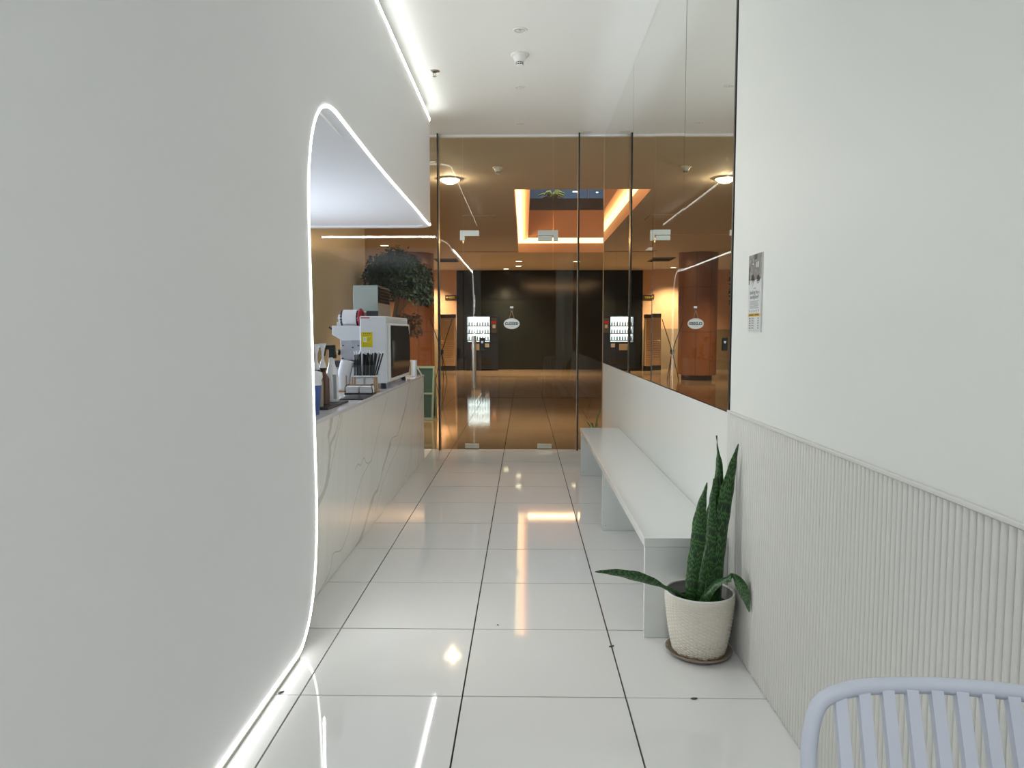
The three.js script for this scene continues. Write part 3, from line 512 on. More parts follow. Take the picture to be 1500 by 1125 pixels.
// ---------- snake plant ----------
const POT = [0.727, 0, -2.932];
{
  const dirt = noiseTex(256, (u, v) => { const k = n8(u * 2, v), e = n32(u, v * 2), m = n96(u, v); const low = 0.045 + 0.06 * k; const f = v < low ? 0.75 * Math.min(1, (low - v) * 28) * (0.55 + 0.6 * e) : v < 0.34 && e > 0.62 && m > 0.45 ? 0.16 : 0; return [224 - 110 * f, 219 - 138 * f, 206 - 165 * f]; }, true);
  dirt.wrapT = THREE.ClampToEdgeWrapping;
  const saucer = thing('plant_saucer', 'shallow brownish grey saucer under the white plant pot', 'saucer', POT);
  part('saucer', lathe([[0, 0.001], [0.105, 0.001], [0.128, 0.014], [0.136, 0.024], [0.132, 0.026], [0.122, 0.015], [0.10, 0.006], [0, 0.006]], 48), std(lin(0.30, 0.25, 0.20), 0.45), saucer);
  const o = thing('snake_plant', 'tall snake plant in a white woven pattern pot at the end of the bench', 'plant', [POT[0], 0.007, POT[2]]);
  const prof = [[0.098, 0.0], [0.104, 0.006], [0.115, 0.05], [0.127, 0.12], [0.136, 0.19], [0.1395, 0.235], [0.1385, 0.256]];
  const curve = new THREE.SplineCurve(prof.map(([a, b]) => new THREE.Vector2(a, b))), NU = 288, NV = 116, P = [], U = [], I = [];
  for (let j = 0; j <= NV; j++) { const q = curve.getPoint(j / NV); for (let i = 0; i <= NU; i++) { const u = i / NU * 48, col = Math.floor(u) % 48, fu = u % 1, row = j / NV * 29 + (col % 2) * 0.5, fv = row % 1, plain = q.y > 0.243 || q.y < 0.008; const relief = plain ? 0.001 : 0.0042 * Math.pow(Math.sin(Math.PI * fv), 0.8) * (0.35 + 0.65 * Math.sin(Math.PI * fu)) - 0.0006; const a = i / NU * Math.PI * 2, rad = q.x + relief; P.push(Math.sin(a) * rad, q.y, Math.cos(a) * rad); U.push(i / NU * 3, q.y / 0.256); } }
  for (let j = 0; j < NV; j++) for (let i = 0; i < NU; i++) { const a = j * (NU + 1) + i, b = a + 1, c = a + NU + 1, d = c + 1; I.push(a, b, c, b, d, c); }
  const pg = new THREE.BufferGeometry(); pg.setAttribute('position', new THREE.Float32BufferAttribute(P, 3)); pg.setAttribute('uv', new THREE.Float32BufferAttribute(U, 2)); pg.setIndex(I); pg.computeVertexNormals();
  const pot = part('pot', pg, std(0xffffff, 0.45, { map: dirt }), o);
  part('pot_base', new THREE.CircleGeometry(0.099, 40).rotateX(Math.PI / 2).translate(0, 0.001, 0), M.trimWhite, pot);
  part('rim', lathe([[0.1385, 0.254], [0.1405, 0.258], [0.139, 0.262], [0.134, 0.262], [0.132, 0.256]], 64), M.trimWhite, pot);
  part('pot_liner', lathe([[0.1325, 0.258], [0.126, 0.205], [0.0, 0.205]], 48), std(lin(0.22, 0.215, 0.205), 0.6), pot);
  const sg = new THREE.CircleGeometry(0.12, 40, 0, Math.PI * 2).rotateX(-Math.PI / 2).translate(0, 0.209, 0); part('soil', sg, M.soil, pot);
  { const e = new THREE.Shape(); e.absellipse(0, 0, 0.022, 0.01, 0, 7); part('emblem_plate', new THREE.ExtrudeGeometry(e, { depth: 0.004, bevelEnabled: false }).rotateX(0.14).rotateY(-0.2).translate(-0.022, 0.036, 0.110), M.trimWhite, pot); }
  const leafTex = noiseTex(512, (u, v) => { const w = v * 24 + 1.3 * n8(u * 0.6, v * 3) + 0.8 * n32(u, v) + 0.25 * n96(u * 2, v), band = Math.sin(w * 6.283), e = n96(u, v * 3), edge = Math.abs(u - 0.5) > 0.46 ? 1 : 0; const k = Math.max(0, Math.min(1, 0.36 + 0.5 * band + 0.35 * (e - 0.5))); const pale = n32(u * 2, v * 2) * n8(u, v * 3) > 0.6 ? 0.5 : 0; return [16 + 58 * k + 90 * pale + 20 * edge, 44 + 84 * k + 84 * pale + 20 * edge, 22 + 36 * k + 24 * pale]; }, true);
  const lm = std(0xffffff, 0.38, { map: leafTex });
  function leaf(pts, width, sideOf, m, bend = 0.25, name = 'leaf') {
    const c = new THREE.CatmullRomCurve3(pts.map(([x, y, z]) => V(x - POT[0], y - 0.007, z - POT[2])), false, 'centripetal'), n = 28, k = 9, P = [], U = [], I = [];
    for (let i = 0; i <= n; i++) {
      const t = i / n, p = c.getPoint(t), d = c.getTangent(t), s0 = V(...(typeof sideOf === 'function' ? sideOf(t) : sideOf)), s = s0.sub(d.clone().multiplyScalar(s0.dot(d))).normalize(), nn = d.clone().cross(s).normalize(), w = Math.max(0.0008, width(t));
      for (let side = 0; side < 2; side++) for (let j = 0; j < k; j++) { const a = j / (k - 1) * 2 - 1, q = p.clone().addScaledVector(s, a * w / 2 + 0.0012 * Math.sin(t * 38 + a * 2)).addScaledVector(nn, bend * w * a * a + (side ? 1 : -1) * 0.0022 * (1 - a * a)); P.push(q.x, q.y, q.z); U.push((a + 1) / 2, t * 0.9); }
    }
    const row = 2 * k; for (let i = 0; i < n; i++) for (let side = 0; side < 2; side++) for (let j = 0; j < k - 1; j++) { const a = i * row + side * k + j, b = a + 1, e = a + row, f = e + 1; if (side) I.push(a, b, e, b, f, e); else I.push(a, e, b, b, e, f); }
    const g = new THREE.BufferGeometry(); g.setAttribute('position', new THREE.Float32BufferAttribute(P, 3)); g.setAttribute('uv', new THREE.Float32BufferAttribute(U, 2)); g.setIndex(I); g.computeVertexNormals();
    return part(name, g, m, o);
  }
  const W = (a, b, tip = 1) => (t) => (a + (b - a) * Math.sin(Math.min(1, t / 0.62) * Math.PI / 2)) * (t < 0.62 ? 1 : Math.pow(Math.max(0, 1 - (t - 0.62) / 0.38), 0.75 * tip));
  leaf([[0.683, 0.20, -2.90], [0.693, 0.35, -2.905], [0.713, 0.48, -2.91], [0.722, 0.60, -2.915], [0.746, 0.722, -2.92]], W(0.044, 0.060), [1, 0, 0.15], lm, 0.22);
  leaf([[0.708, 0.20, -2.93], [0.738, 0.36, -2.94], [0.775, 0.5, -2.945], [0.794, 0.63, -2.95], [0.803, 0.78, -2.955]], W(0.034, 0.074), [1, 0, -0.2], lm, 0.2);
  leaf([[0.712, 0.20, -2.90], [0.733, 0.34, -2.91], [0.765, 0.5, -2.92], [0.770, 0.62, -2.93], [0.777, 0.735, -2.935]], W(0.026, 0.042), [0.9, 0, 0.4], lm, 0.2);
  leaf([[0.800, 0.20, -2.93], [0.806, 0.36, -2.93], [0.818, 0.52, -2.93], [0.833, 0.66, -2.925], [0.851, 0.78, -2.92], [0.868, 0.882, -2.915]], W(0.046, 0.064), [1, 0, -0.25], lm, 0.22);
  leaf([[0.776, 0.20, -2.955], [0.782, 0.36, -2.965], [0.795, 0.55, -2.975], [0.806, 0.70, -2.98], [0.808, 0.80, -2.985], [0.802, 0.86, -2.985], [0.799, 0.905, -2.99]], (t) => (t < 0.55 ? 0.04 : 0.04 * Math.max(0.12, 1 - (t - 0.55) / 0.3)), [0.8, 0, 0.6], lm, 0.25);
  leaf([[0.765, 0.20, -2.92], [0.770, 0.32, -2.925], [0.780, 0.45, -2.93], [0.785, 0.56, -2.935]], W(0.030, 0.034), [1, 0, 0.1], lm, 0.25);
  leaf([[0.700, 0.212, -2.905], [0.655, 0.252, -2.89], [0.59, 0.29, -2.875], [0.52, 0.325, -2.86], [0.44, 0.352, -2.85], [0.36, 0.368, -2.845], [0.285, 0.374, -2.84]], (t) => (t < 0.4 ? 0.016 + 0.004 * t : t < 0.65 ? 0.018 + 0.03 * Math.sin((t - 0.4) / 0.25 * Math.PI / 2) : 0.048 * Math.pow(Math.max(0, 1 - (t - 0.65) / 0.35), 0.6)), [0.1, 1, 0.35], lm, 0.15);
  leaf([[0.722, 0.215, -2.88], [0.738, 0.272, -2.862], [0.772, 0.325, -2.85], [0.808, 0.354, -2.83], [0.834, 0.368, -2.80], [0.855, 0.345, -2.782], [0.868, 0.30, -2.76], [0.873, 0.252, -2.74]], (t) => (t < 0.5 ? 0.042 - 0.03 * Math.max(0, t - 0.28) : t < 0.75 ? 0.036 + 0.024 * (t - 0.5) * 4 : 0.060 * Math.pow(Math.max(0, 1 - (t - 0.75) / 0.25), 0.7)), (t) => [0.55, 0.35, 0.75], lm, 0.12);
}
{ // small grassy plant beyond the bench
  const o = thing('spider_plant', 'small grassy green plant behind the end of the bench', 'plant', [0.74, 0, -7.62]);
  part('pot', lathe([[0, 0], [0.06, 0], [0.08, 0.14], [0.082, 0.145], [0.074, 0.145], [0.07, 0.12], [0, 0.12]], 28), M.trimWhite, o);
  const gm = std(lin(0.06, 0.14, 0.03), 0.5);
  for (let i = 0; i < 9; i++) { const a = i * 2.4, l = i === 0 ? 0.08 : rr(0.05, 0.09), h = i === 0 ? 0.56 : rr(0.26, 0.42); part('leaf', tube([[0, 0.12, 0], [Math.cos(a) * l * 0.3, 0.12 + h * 0.45, Math.sin(a) * l * 0.3], [Math.cos(a) * l * 0.9, 0.02 + h * 0.9, Math.sin(a) * l * 0.9]], 0.0055, 10, 5).scale(1, 1, 1), gm, o); }
}
for (const [x, z, r, label] of [[0.372, -2.985, 0.5, 'dry curled leaf scrap on the floor joint in front of the bench'], [0.62, -2.55, 0.1, 'small dark crumb on the floor joint in front of the pot'], [-0.12, -3.2, 2, 'tiny dark speck of litter in the middle of the floor'], [-0.90, -2.57, 1, 'dark scrap of dirt at the foot of the light strip']]) {
  const o = single('floor_litter', new THREE.SphereGeometry(0.012, 8, 6).scale(1.2, 0.25, 0.5), M.darkGrey, label, 'litter'); o.position.set(x, 0.003, z); o.rotation.y = r; if (r === 2) o.scale.setScalar(0.5);
}
// ---------- chair ----------
{
  const o = thing('slatted_chair', 'pale blue grey plastic chair with an upright slatted back', 'chair', [0.612, 0, -0.75], -0.16);
  const back = [[-0.215, 0.42, -0.165], [-0.230, 0.56, -0.195], [-0.236, 0.68, -0.228], [-0.232, 0.742, -0.247], [-0.216, 0.785, -0.262], [-0.18, 0.801, -0.274], [-0.10, 0.809, -0.288], [0, 0.812, -0.292]];
  const full = [...back, ...back.slice(0, -1).reverse().map(([x, y, z]) => [-x, y, z])];
  part('back_frame', tube(full, 0.0118, 90, 14), M.chair, o);
  for (let i = 0; i < 12; i++) { const x = -0.187 + i * 0.034, zt = -0.286 + 0.35 * x * x, yt = 0.808 - 0.3 * x * x, z1 = -0.19 + 0.35 * x * x, z0 = -0.15; part('slat', merge([bar([x, yt, zt], [x * 0.99, 0.60, z1], 0.0165, 0.016), bar([x * 0.99, 0.60, z1], [x * 0.97, 0.435, z0], 0.0165, 0.016)]), M.chair, o); }
  part('lower_rail', tube([[-0.215, 0.43, -0.165], [0, 0.43, -0.16], [0.215, 0.43, -0.165]], 0.014, 20, 10), M.chair, o);
  part('seat', (() => { const s = new THREE.Shape(); const r = 0.05; s.moveTo(-0.22 + r, -0.18); s.lineTo(0.22 - r, -0.18); s.quadraticCurveTo(0.22, -0.18, 0.22, -0.18 + r); s.lineTo(0.235, 0.2); s.quadraticCurveTo(0.235, 0.25, 0.18, 0.25); s.lineTo(-0.18, 0.25); s.quadraticCurveTo(-0.235, 0.25, -0.235, 0.2); s.lineTo(-0.22, -0.18 + r); s.quadraticCurveTo(-0.22, -0.18, -0.22 + r, -0.18); return new THREE.ExtrudeGeometry(s, { depth: 0.025, bevelEnabled: true, bevelSize: 0.006, bevelThickness: 0.006, bevelSegments: 3 }).rotateX(Math.PI / 2).translate(0, 0.445, 0); })(), M.chair, o);
  for (const [x, z, dx, dz] of [[-0.2, 0.2, -0.03, 0.03], [0.2, 0.2, 0.03, 0.03], [-0.2, -0.15, -0.03, -0.07], [0.2, -0.15, 0.03, -0.07]]) part('leg', rod([x, 0.43, z], [x + dx, 0.0, z + dz], 0.016, 12), M.chair, o);
}

// ================= corridor beyond the glass =================
const XC0 = -8, XC1 = 5;
const cfloor = struct('floor_corridor', span(XC0, XC1, -0.08, -0.012, ZFAR, ZG), M.grout, 'glossy tan stone floor of the corridor');
{
  const g = new THREE.BoxGeometry(0.594, 0.012, 0.594), gh = new THREE.BoxGeometry(0.594, 0.012, 0.354), gb = new THREE.BoxGeometry(0.594, 0.012, 0.234), zs = []; for (let k = 0; k < 30; k++) zs.push(ZG - 0.3 - 0.6 * k);
  for (let i = 0; i < 10; i++) for (let j = 0; j < 22; j++) { const x = -2.926 + 0.6 * i, m = M.corridorTile[(i * 7 + j * 5 + ((i * j) % 3)) % 4], y = -0.006 - 0.0003 * ((i + j) % 2); if (j === 10) { part('tile', gh, m, cfloor).position.set(x, y, zs[j] + 0.12); part('band_tile', gb, M.corridorBand, cfloor).position.set(x, y, zs[j] - 0.18); } else part('tile', g, m, cfloor).position.set(x, y, zs[j]); }
  const zEnd = zs[21] - 0.3;
  part('stone_border', span(XC0, -3.226, -0.012, 0, zEnd, ZG), M.corridorTile[1], cfloor); part('stone_border', span(2.774, XC1, -0.012, 0, zEnd, ZG), M.corridorTile[1], cfloor);
  part('stone_band', span(XC0, XC1, -0.012, 0, zEnd - 0.2, zEnd), M.corridorBand, cfloor); part('stone_border', span(XC0, XC1, -0.012, 0, ZFAR, zEnd - 0.2), M.corridorTile[2], cfloor);
}
const A = { x0: -0.16, x1: 3.6, z0: -11.2, z1: -19.95, u: 0.26 };   // atrium void
{
  const c = struct('ceiling_corridor', span(XC0, A.x0 - 0.02, CEIL, CEIL + 0.2, ZFAR, ZG), M.corridorCeil, 'dim corridor ceiling around the atrium void');
  part('ceiling_bay', span(A.x1 + 0.02, XC1, CEIL, CEIL + 0.2, ZFAR, ZG), M.corridorCeil, c);
  part('ceiling_bay', span(A.x0 - 0.02, A.x1 + 0.02, CEIL, CEIL + 0.2, A.z0 + 0.02, ZG), M.corridorCeil, c);
  part('ceiling_bay', span(A.x0 - 0.02, A.x1 + 0.02, CEIL, CEIL + 0.2, ZFAR, A.z1 - 0.02), M.corridorCeil, c);
  const a = struct('wall_atrium', null, null, 'peach walls of the atrium void with a lit cove');
  part('lip', span(A.x0 - 0.02, A.x0, CEIL, 3.75, A.z1, A.z0), M.warmWall, a); part('lip', span(A.x1, A.x1 + 0.02, CEIL, 3.75, A.z1, A.z0), M.warmWall, a);
  part('lip', span(A.x0, A.x1, CEIL, 3.75, A.z1 - 0.02, A.z1), M.warmWall, a); part('lip', span(A.x0, A.x1, CEIL, 3.75, A.z0, A.z0 + 0.02), M.warmWall, a);
  const ux0 = A.x0 + A.u, ux1 = A.x1 - A.u, uz1 = A.z1 + 0.1, uz0 = A.z0 - 0.1;
  part('upper_wall', span(ux0 - 0.05, ux0, 3.88, 6.6, uz1 - 2.6, uz0 + 0.05), M.warmWall, a); part('upper_wall', span(ux1, ux1 + 0.05, 3.88, 6.6, uz1 - 2.6, uz0 + 0.05), M.warmWall, a);
  part('upper_wall', span(ux0, ux1, 3.88, 4.62, uz1 - 0.05, uz1), M.warmWall, a); part('upper_wall', span(ux0, ux1, 3.88, 6.6, uz0, uz0 + 0.05), M.warmWall, a);
  part('void_top', span(ux0 - 0.05, ux1 + 0.05, 6.6, 6.7, uz1 - 2.6, uz0 + 0.05), M.warmWall, a);
  part('slab_edge', span(ux0 + 0.03, ux1, 4.62, 4.93, uz1 - 0.04, uz1 + 0.02), std(lin(0.045, 0.036, 0.03), 0.4), a);
  part('gallery_floor', span(ux0, ux1, 4.55, 4.62, uz1 - 2.6, uz1 - 0.05), M.columnPlinth, a);
  part('gallery_back', span(ux0, ux1, 4.62, 6.6, uz1 - 2.6, uz1 - 2.5), std(lin(0.035, 0.055, 0.15), 0.5), a);
  // cove light: a sloped diffuser round the void
  const k = thing('cove_light', 'warm glowing cove light round the atrium void', 'cove light');
  const quad = (p) => { const g = new THREE.BufferGeometry(); g.setAttribute('position', new THREE.Float32BufferAttribute(p.flat(), 3)); g.setAttribute('uv', new THREE.Float32BufferAttribute([0, 0, 1, 0, 1, 1, 0, 1], 2)); g.setIndex([0, 1, 2, 0, 2, 3]); g.computeVertexNormals(); return g; };
  part('light_strip', quad([[A.x0, 3.75, A.z0], [A.x0, 3.75, A.z1], [A.x0 + 0.11, 3.80, uz1], [A.x0 + 0.11, 3.80, uz0]]), M.coveGlow, k);
  part('soffit', quad([[A.x0 + 0.11, 3.80, uz0], [A.x0 + 0.11, 3.80, uz1], [ux0, 3.88, uz1], [ux0, 3.88, uz0]]), M.warmWall, a);
  part('light_strip', quad([[A.x0, 3.75, A.z1], [A.x1, 3.75, A.z1], [ux1, 3.88, uz1], [ux0, 3.88, uz1]]), M.coveGlow, k);
  part('light_strip', quad([[A.x1, 3.75, A.z1], [A.x1, 3.75, A.z0], [ux1, 3.88, uz0], [ux1, 3.88, uz1]]), M.coveGlow, k);
  part('light_strip', quad([[A.x1, 3.75, A.z0], [A.x0, 3.75, A.z0], [ux0, 3.88, uz0], [ux1, 3.88, uz0]]), M.coveGlow, k);
  const PEACH = lin(1, 0.52, 0.26);
  area(PEACH, LEVEL.atrium, 8.4, 0.12, [A.x0 + 0.13, 3.785, (A.z0 + A.z1) / 2], [A.x0 + 0.5, 4.3, (A.z0 + A.z1) / 2]);
  area(PEACH, LEVEL.atrium, 8.4, 0.12, [A.x1 - 0.16, 3.80, (A.z0 + A.z1) / 2], [A.x1 - 1.5, 4.1, (A.z0 + A.z1) / 2]);
  area(PEACH, LEVEL.atrium * 1.6, 3.2, 0.12, [(A.x0 + A.x1) / 2, 3.80, A.z0 - 0.1], [(A.x0 + A.x1) / 2, 4.0, A.z0 - 1.5]);
  area(PEACH, LEVEL.atrium, 3.2, 0.12, [(A.x0 + A.x1) / 2, 3.80, A.z1 + 0.1], [(A.x0 + A.x1) / 2, 4.0, A.z1 + 0.9]);
  // gallery: glazing, plant, lamps
  const gl = struct('window_6', null, null, 'blue glazed shopfront on the upper floor');
  for (let i = 0; i < 4; i++) part('pane', span(ux0 + 0.03 + i * 0.79, ux0 + 0.80 + i * 0.79, 4.93, 6.6, uz1 - 0.02, uz1 - 0.008), M.glass, gl);
  for (let i = 1; i < 4; i++) part('mullion', span(ux0 + 0.80 + i * 0.79 - 0.79, ux0 + 0.82 + i * 0.79 - 0.79, 4.93, 6.6, uz1 - 0.04, uz1), M.steel, gl);
  const pl = thing('gallery_plant', 'yellow green leafy plant in a pale pot behind the upper floor glazing', 'plant', [0.80, 4.62, uz1 - 0.6]);
  part('pot', lathe([[0, 0], [0.07, 0], [0.09, 0.40], [0.08, 0.40], [0, 0.36]], 20), M.machineGrey, pl);
  const ym = std(lin(0.30, 0.27, 0.05), 0.6); for (let i = 0; i < 22; i++) { const a = i * 2.4, l = rr(0.2, 0.42), h = rr(0.08, 0.3); part('leaf', tube([[0, 0.36, 0], [Math.cos(a) * l * 0.5, 0.36 + h, Math.sin(a) * l * 0.3], [Math.cos(a) * l, 0.36 + h * 0.75, Math.sin(a) * l * 0.4]], 0.022, 6, 4), ym, pl); }
  for (const [x, y, w, label] of [[0.36, 5.06, 0.14, 'short white lamp beside the yellow plant behind the upper floor glazing'], [1.45, 5.28, 0.18, 'widest white lamp behind the upper floor glazing'], [2.05, 5.26, 0.06, 'smallest white lamp behind the upper floor glazing']]) { const o = thing('gallery_lamp', label, 'lamp', [x, y, uz1 - 0.9], 0, 'lamps behind the upper floor glazing'); part('lamp_face', box(w, 0.03, 0.03), std(0x000000, 0.5, { emissive: lin(0.9, 0.96, 1), emissiveIntensity: 3 }), o); part('hanger', rod([0, 0.012, 0], [0, 6.6 - y, 0], 0.004), M.black, o); }
  area(lin(0.55, 0.75, 1), 13, 2.6, 0.5, [1.6, 5.7, uz1 - 0.35], [1.6, 5.4, uz1 - 2.5]);
}
// corridor walls
struct('wall_side', span(XSIDE - 0.15, XSIDE, 0, CEIL, -11.85, ZG), std(lin(0.60, 0.58, 0.50), 0.22), 'beige panelled side wall outside the glass');
struct('wall_corridor_left', span(XC0 - 0.1, XC0, 0, CEIL, ZFAR, ZG), M.corridorWall, 'tan corridor wall on the far side of the column');
struct('wall_corridor_right', span(XC1, XC1 + 0.1, 0, CEIL, ZFAR, ZG), M.corridorWall, 'tan corridor wall opposite');
struct('wall_shopfront_left', span(XC0, XSIDE - 0.15, 0, CEIL, ZG - 0.1, ZG), M.corridorWall, 'tan wall beside the glass front');
struct('wall_shopfront_right', span(0.888, XC1, 0, CEIL, ZG - 0.1, ZG), M.corridorWall, 'tan wall on the mirror side of the glass front');
const wf = struct('wall_far', span(XC0, XC1, 0, CEIL, ZFAR - 0.15, ZFAR), M.facadeDark, 'dark glass facade at the end of the corridor');
{
  for (let i = 0; i < 6; i++) { part('glass_panel', span(-2.39 + i * 1.2, -1.2 + i * 1.2, 0.02, 2.45, ZFAR, ZFAR + 0.03), M.facade, wf); part('glass_panel', span(-2.39 + i * 1.2, -1.2 + i * 1.2, 2.47, CEIL, ZFAR, ZFAR + 0.02), M.facadeDark, wf); }
  part('painted_panel', span(XC0, -2.40, 1.42, CEIL, ZFAR, ZFAR + 0.06), M.warmWall, wf);
  part('dado_panel', span(XC0, -2.40, 0.0, 1.42, ZFAR, ZFAR + 0.07), std(lin(0.30, 0.25, 0.18), 0.5), wf);
}
{ // round timber column
  const o = thing('timber_column', 'round column clad in red brown timber panels in the corridor', 'column', [-3.06, 0, -20.3]);
  part('plinth', cyl(0.42, 0.42, 0.14, 0, 0.07, 0, 40), M.columnPlinth, o);
  part('core', cyl(0.515, 0.515, CEIL - 0.14, 0, (CEIL + 0.14) / 2, 0, 40), M.columnPlinth, o);
  const rows = [[0.14, 1.325], [1.337, 2.545], [2.557, CEIL]], seg = 8;
  for (const [y0, y1] of rows) { const w = Math.PI * 2 / seg, g = new THREE.CylinderGeometry(0.53, 0.53, y1 - y0, 8, 1, true, 0.01, w - 0.02).translate(0, (y0 + y1) / 2, 0); for (let i = 0; i < seg; i++) part('panel', g, M.columnWood, o).rotation.y = i * w + 0.30; }
}
// downlights of the corridor
const lampSpots = [
  [-1.06, -10.4, 1, 'bright warm ceiling lamp just outside the glass front'], [-3.5, -18.2, 0, 'warm downlight on the corridor ceiling above the tree'], [-0.65, -20.5, 0, 'warm downlight on the corridor ceiling just past the atrium void'],
  [-0.17, -22.3, 0, 'warm downlight on the far corridor ceiling, third from the dark facade'], [-0.19, -23.9, 0, 'warm downlight on the far corridor ceiling, second from the dark facade'], [-0.63, -25.0, 0, 'warm downlight closest to the dark facade'],
  [-3.3, -24.85, 2, 'warm downlight above the standing air conditioner'], [1.6, -22.4, 0, 'warm downlight on the ceiling across from the vending machine'], [-4.6, -13.5, 0, 'warm downlight on the ceiling behind the side wall'], [2.6, -10.2, 0, 'warm downlight on the ceiling beside the atrium void'],
];
for (const [x, z, big, label] of lampSpots) {
  const o = thing('corridor_downlight', label, 'downlight', [x, CEIL, z], 0, 'warm downlights of the corridor');
  const r = big === 1 ? 0.13 : 0.10;
  part('trim_ring', lathe([[r, -0.002], [r, -0.02], [r + 0.025, -0.016], [r + 0.03, 0]], 28), M.trimWhite, o);
  part('lamp_face', big === 1 ? lathe([[0, -0.075], [0.06, -0.07], [0.11, -0.045], [r, -0.004]], 28) : cyl(r, r, 0.012, 0, -0.008, 0, 28), M.lampWarm, o);
  const l = new THREE.SpotLight(WARM, LEVEL.lamp * [1, 0.9, 1.9][big], 0, big === 1 ? 0.75 : 0.98, 0.7, 2); l.position.set(x, CEIL - (big === 1 ? 0.09 : 0.03), z); l.target.position.set(x, 0, z); l.castShadow = true; l.shadow.radius = 4; scene.add(l, l.target);
  if (big === 1) { const p = new THREE.PointLight(WARM, 1.6, 0, 2); p.position.set(x, CEIL - 0.05, z); p.castShadow = true; scene.add(p); }
}
for (const [x, z, w, d, label] of [[-2.35, -22.0, 0.7, 0.9, 'dark grille in the corridor ceiling near the standing air conditioner'], [-1.0, -20.2, 1.6, 1.0, 'wide flush panel in the corridor ceiling by the downlights'], [-0.85, -13.9, 0.6, 0.6, 'square access panel in the corridor ceiling near the bright lamp']]) {
  const o = thing('ceiling_grille', label, 'grille', [x, CEIL, z]);
  part('frame', span(-w / 2, w / 2, -0.02, 0, -d / 2, d / 2), d < 0.95 && d > 0.7 ? M.columnPlinth : M.corridorCeil, o);
  if (d < 0.95 && d > 0.7) for (let i = 0; i < 7; i++) part('slat', box(w * 0.9, 0.008, 0.03).rotateX(0.5).translate(0, -0.024, -d * 0.4 + i * d * 0.133), M.darkGrey, o);
}
{ // vending machine
  const o = thing('vending_machine', 'dark drinks vending machine with a lit display against the far facade', 'vending machine', [-1.475, 0, -25.3]), zf = 0.35;
  part('cabinet', merge([rspan(-0.575, 0.575, 0.03, 0.98, -0.3, zf), rspan(-0.575, 0.575, 1.86, 1.90, -0.3, zf), rspan(0.28, 0.575, 0.98, 1.86, -0.3, zf), rspan(-0.575, -0.5, 0.98, 1.86, -0.3, zf), span(-0.5, 0.28, 0.98, 1.86, -0.3, -0.05)]), std(lin(0.018, 0.026, 0.05), 0.25), o);
  part('light_panel', span(-0.49, 0.27, 0.99, 1.85, -0.05, -0.03), M.vendGlow, o);
  for (const y of [1.02, 1.26, 1.52]) part('shelf', span(-0.49, 0.27, y, y + 0.03, -0.03, zf - 0.06), M.machineGrey, o);
  part('window_glass', span(-0.5, 0.28, 0.98, 1.86, zf - 0.01, zf), M.clear, o);
  part('button_panel', span(0.33, 0.52, 1.3, 1.8, zf, zf + 0.01), M.darkGrey, o);
  part('red_label', span(0.34, 0.5, 1.62, 1.7, zf + 0.01, zf + 0.014), M.red, o);
  part('price_card', span(0.38, 0.48, 1.46, 1.58, zf + 0.01, zf + 0.014), M.machineGrey, o);
  part('notice', span(-0.36, -0.02, 0.70, 0.92, zf, zf + 0.006), std(lin(0.35, 0.30, 0.24), 0.7), o);
  part('notice', span(0.12, 0.26, 0.80, 0.93, zf, zf + 0.006), M.machineGrey, o);
  part('flap', span(-0.35, 0.3, 0.22, 0.42, zf, zf + 0.012), M.black, o);
  for (const x of [-0.5, 0.5]) part('foot', span(x - 0.05, x + 0.05, 0, 0.03, -0.2, 0.2), M.black, o);
  for (const y of [1.245, 1.505, 1.845]) { part('light_tube', span(-0.47, 0.25, y - 0.016, y, zf - 0.10, zf - 0.07), M.vendGlow, o); area(lin(0.8, 0.92, 1), LEVEL.vending, 0.72, 0.03, [-1.585, y - 0.018, -25.3 + zf - 0.085], [-1.585, y - 1, -25.3 + zf + 0.35]); }
  const bm = [std(lin(0.75, 0.8, 0.85), 0.3), std(lin(0.05, 0.2, 0.16), 0.3), std(lin(0.5, 0.6, 0.7), 0.3)], bg = lathe([[0, 0], [0.024, 0], [0.024, 0.09], [0.01, 0.12], [0.01, 0.14], [0, 0.14]], 10);
  for (const [r, y] of [[0, 1.55], [1, 1.29], [2, 1.05]]) for (let i = 0; i < 8; i++) { const b = single('drink_bottle', bg, bm[r === 2 && i > 1 && i < 6 ? 1 : (i + r) % 2 * 2], 'small drink bottle on a shelf of the lit vending machine', 'bottle', 'bottles in the vending machine'); b.position.set(-1.475 - 0.44 + i * 0.093, y, -25.3 + 0.15); }
}
{ // standing air conditioner
  const o = thing('air_conditioner', 'tall beige floor standing air conditioner beside the dark facade', 'air conditioner', [-2.64, 0, -25.0]);
  const am = std(lin(0.42, 0.30, 0.20), 0.5);
  part('cabinet', rspan(-0.26, 0.26, 0.16, 1.80, -0.2, 0.2, 0.02, 2), am, o);
  part('top_outlet', rspan(-0.265, 0.265, 1.80, 1.94, -0.2, 0.21, 0.02, 2), M.columnPlinth, o);
  for (let i = 0; i < 9; i++) part('louvre', box(0.44, 0.012, 0.02).rotateX(0.5).translate(0, 0.42 + i * 0.075, 0.205), std(lin(0.55, 0.42, 0.3), 0.5), o);
  part('plinth', span(-0.26, 0.26, 0, 0.16, -0.2, 0.2), M.black, o);
}
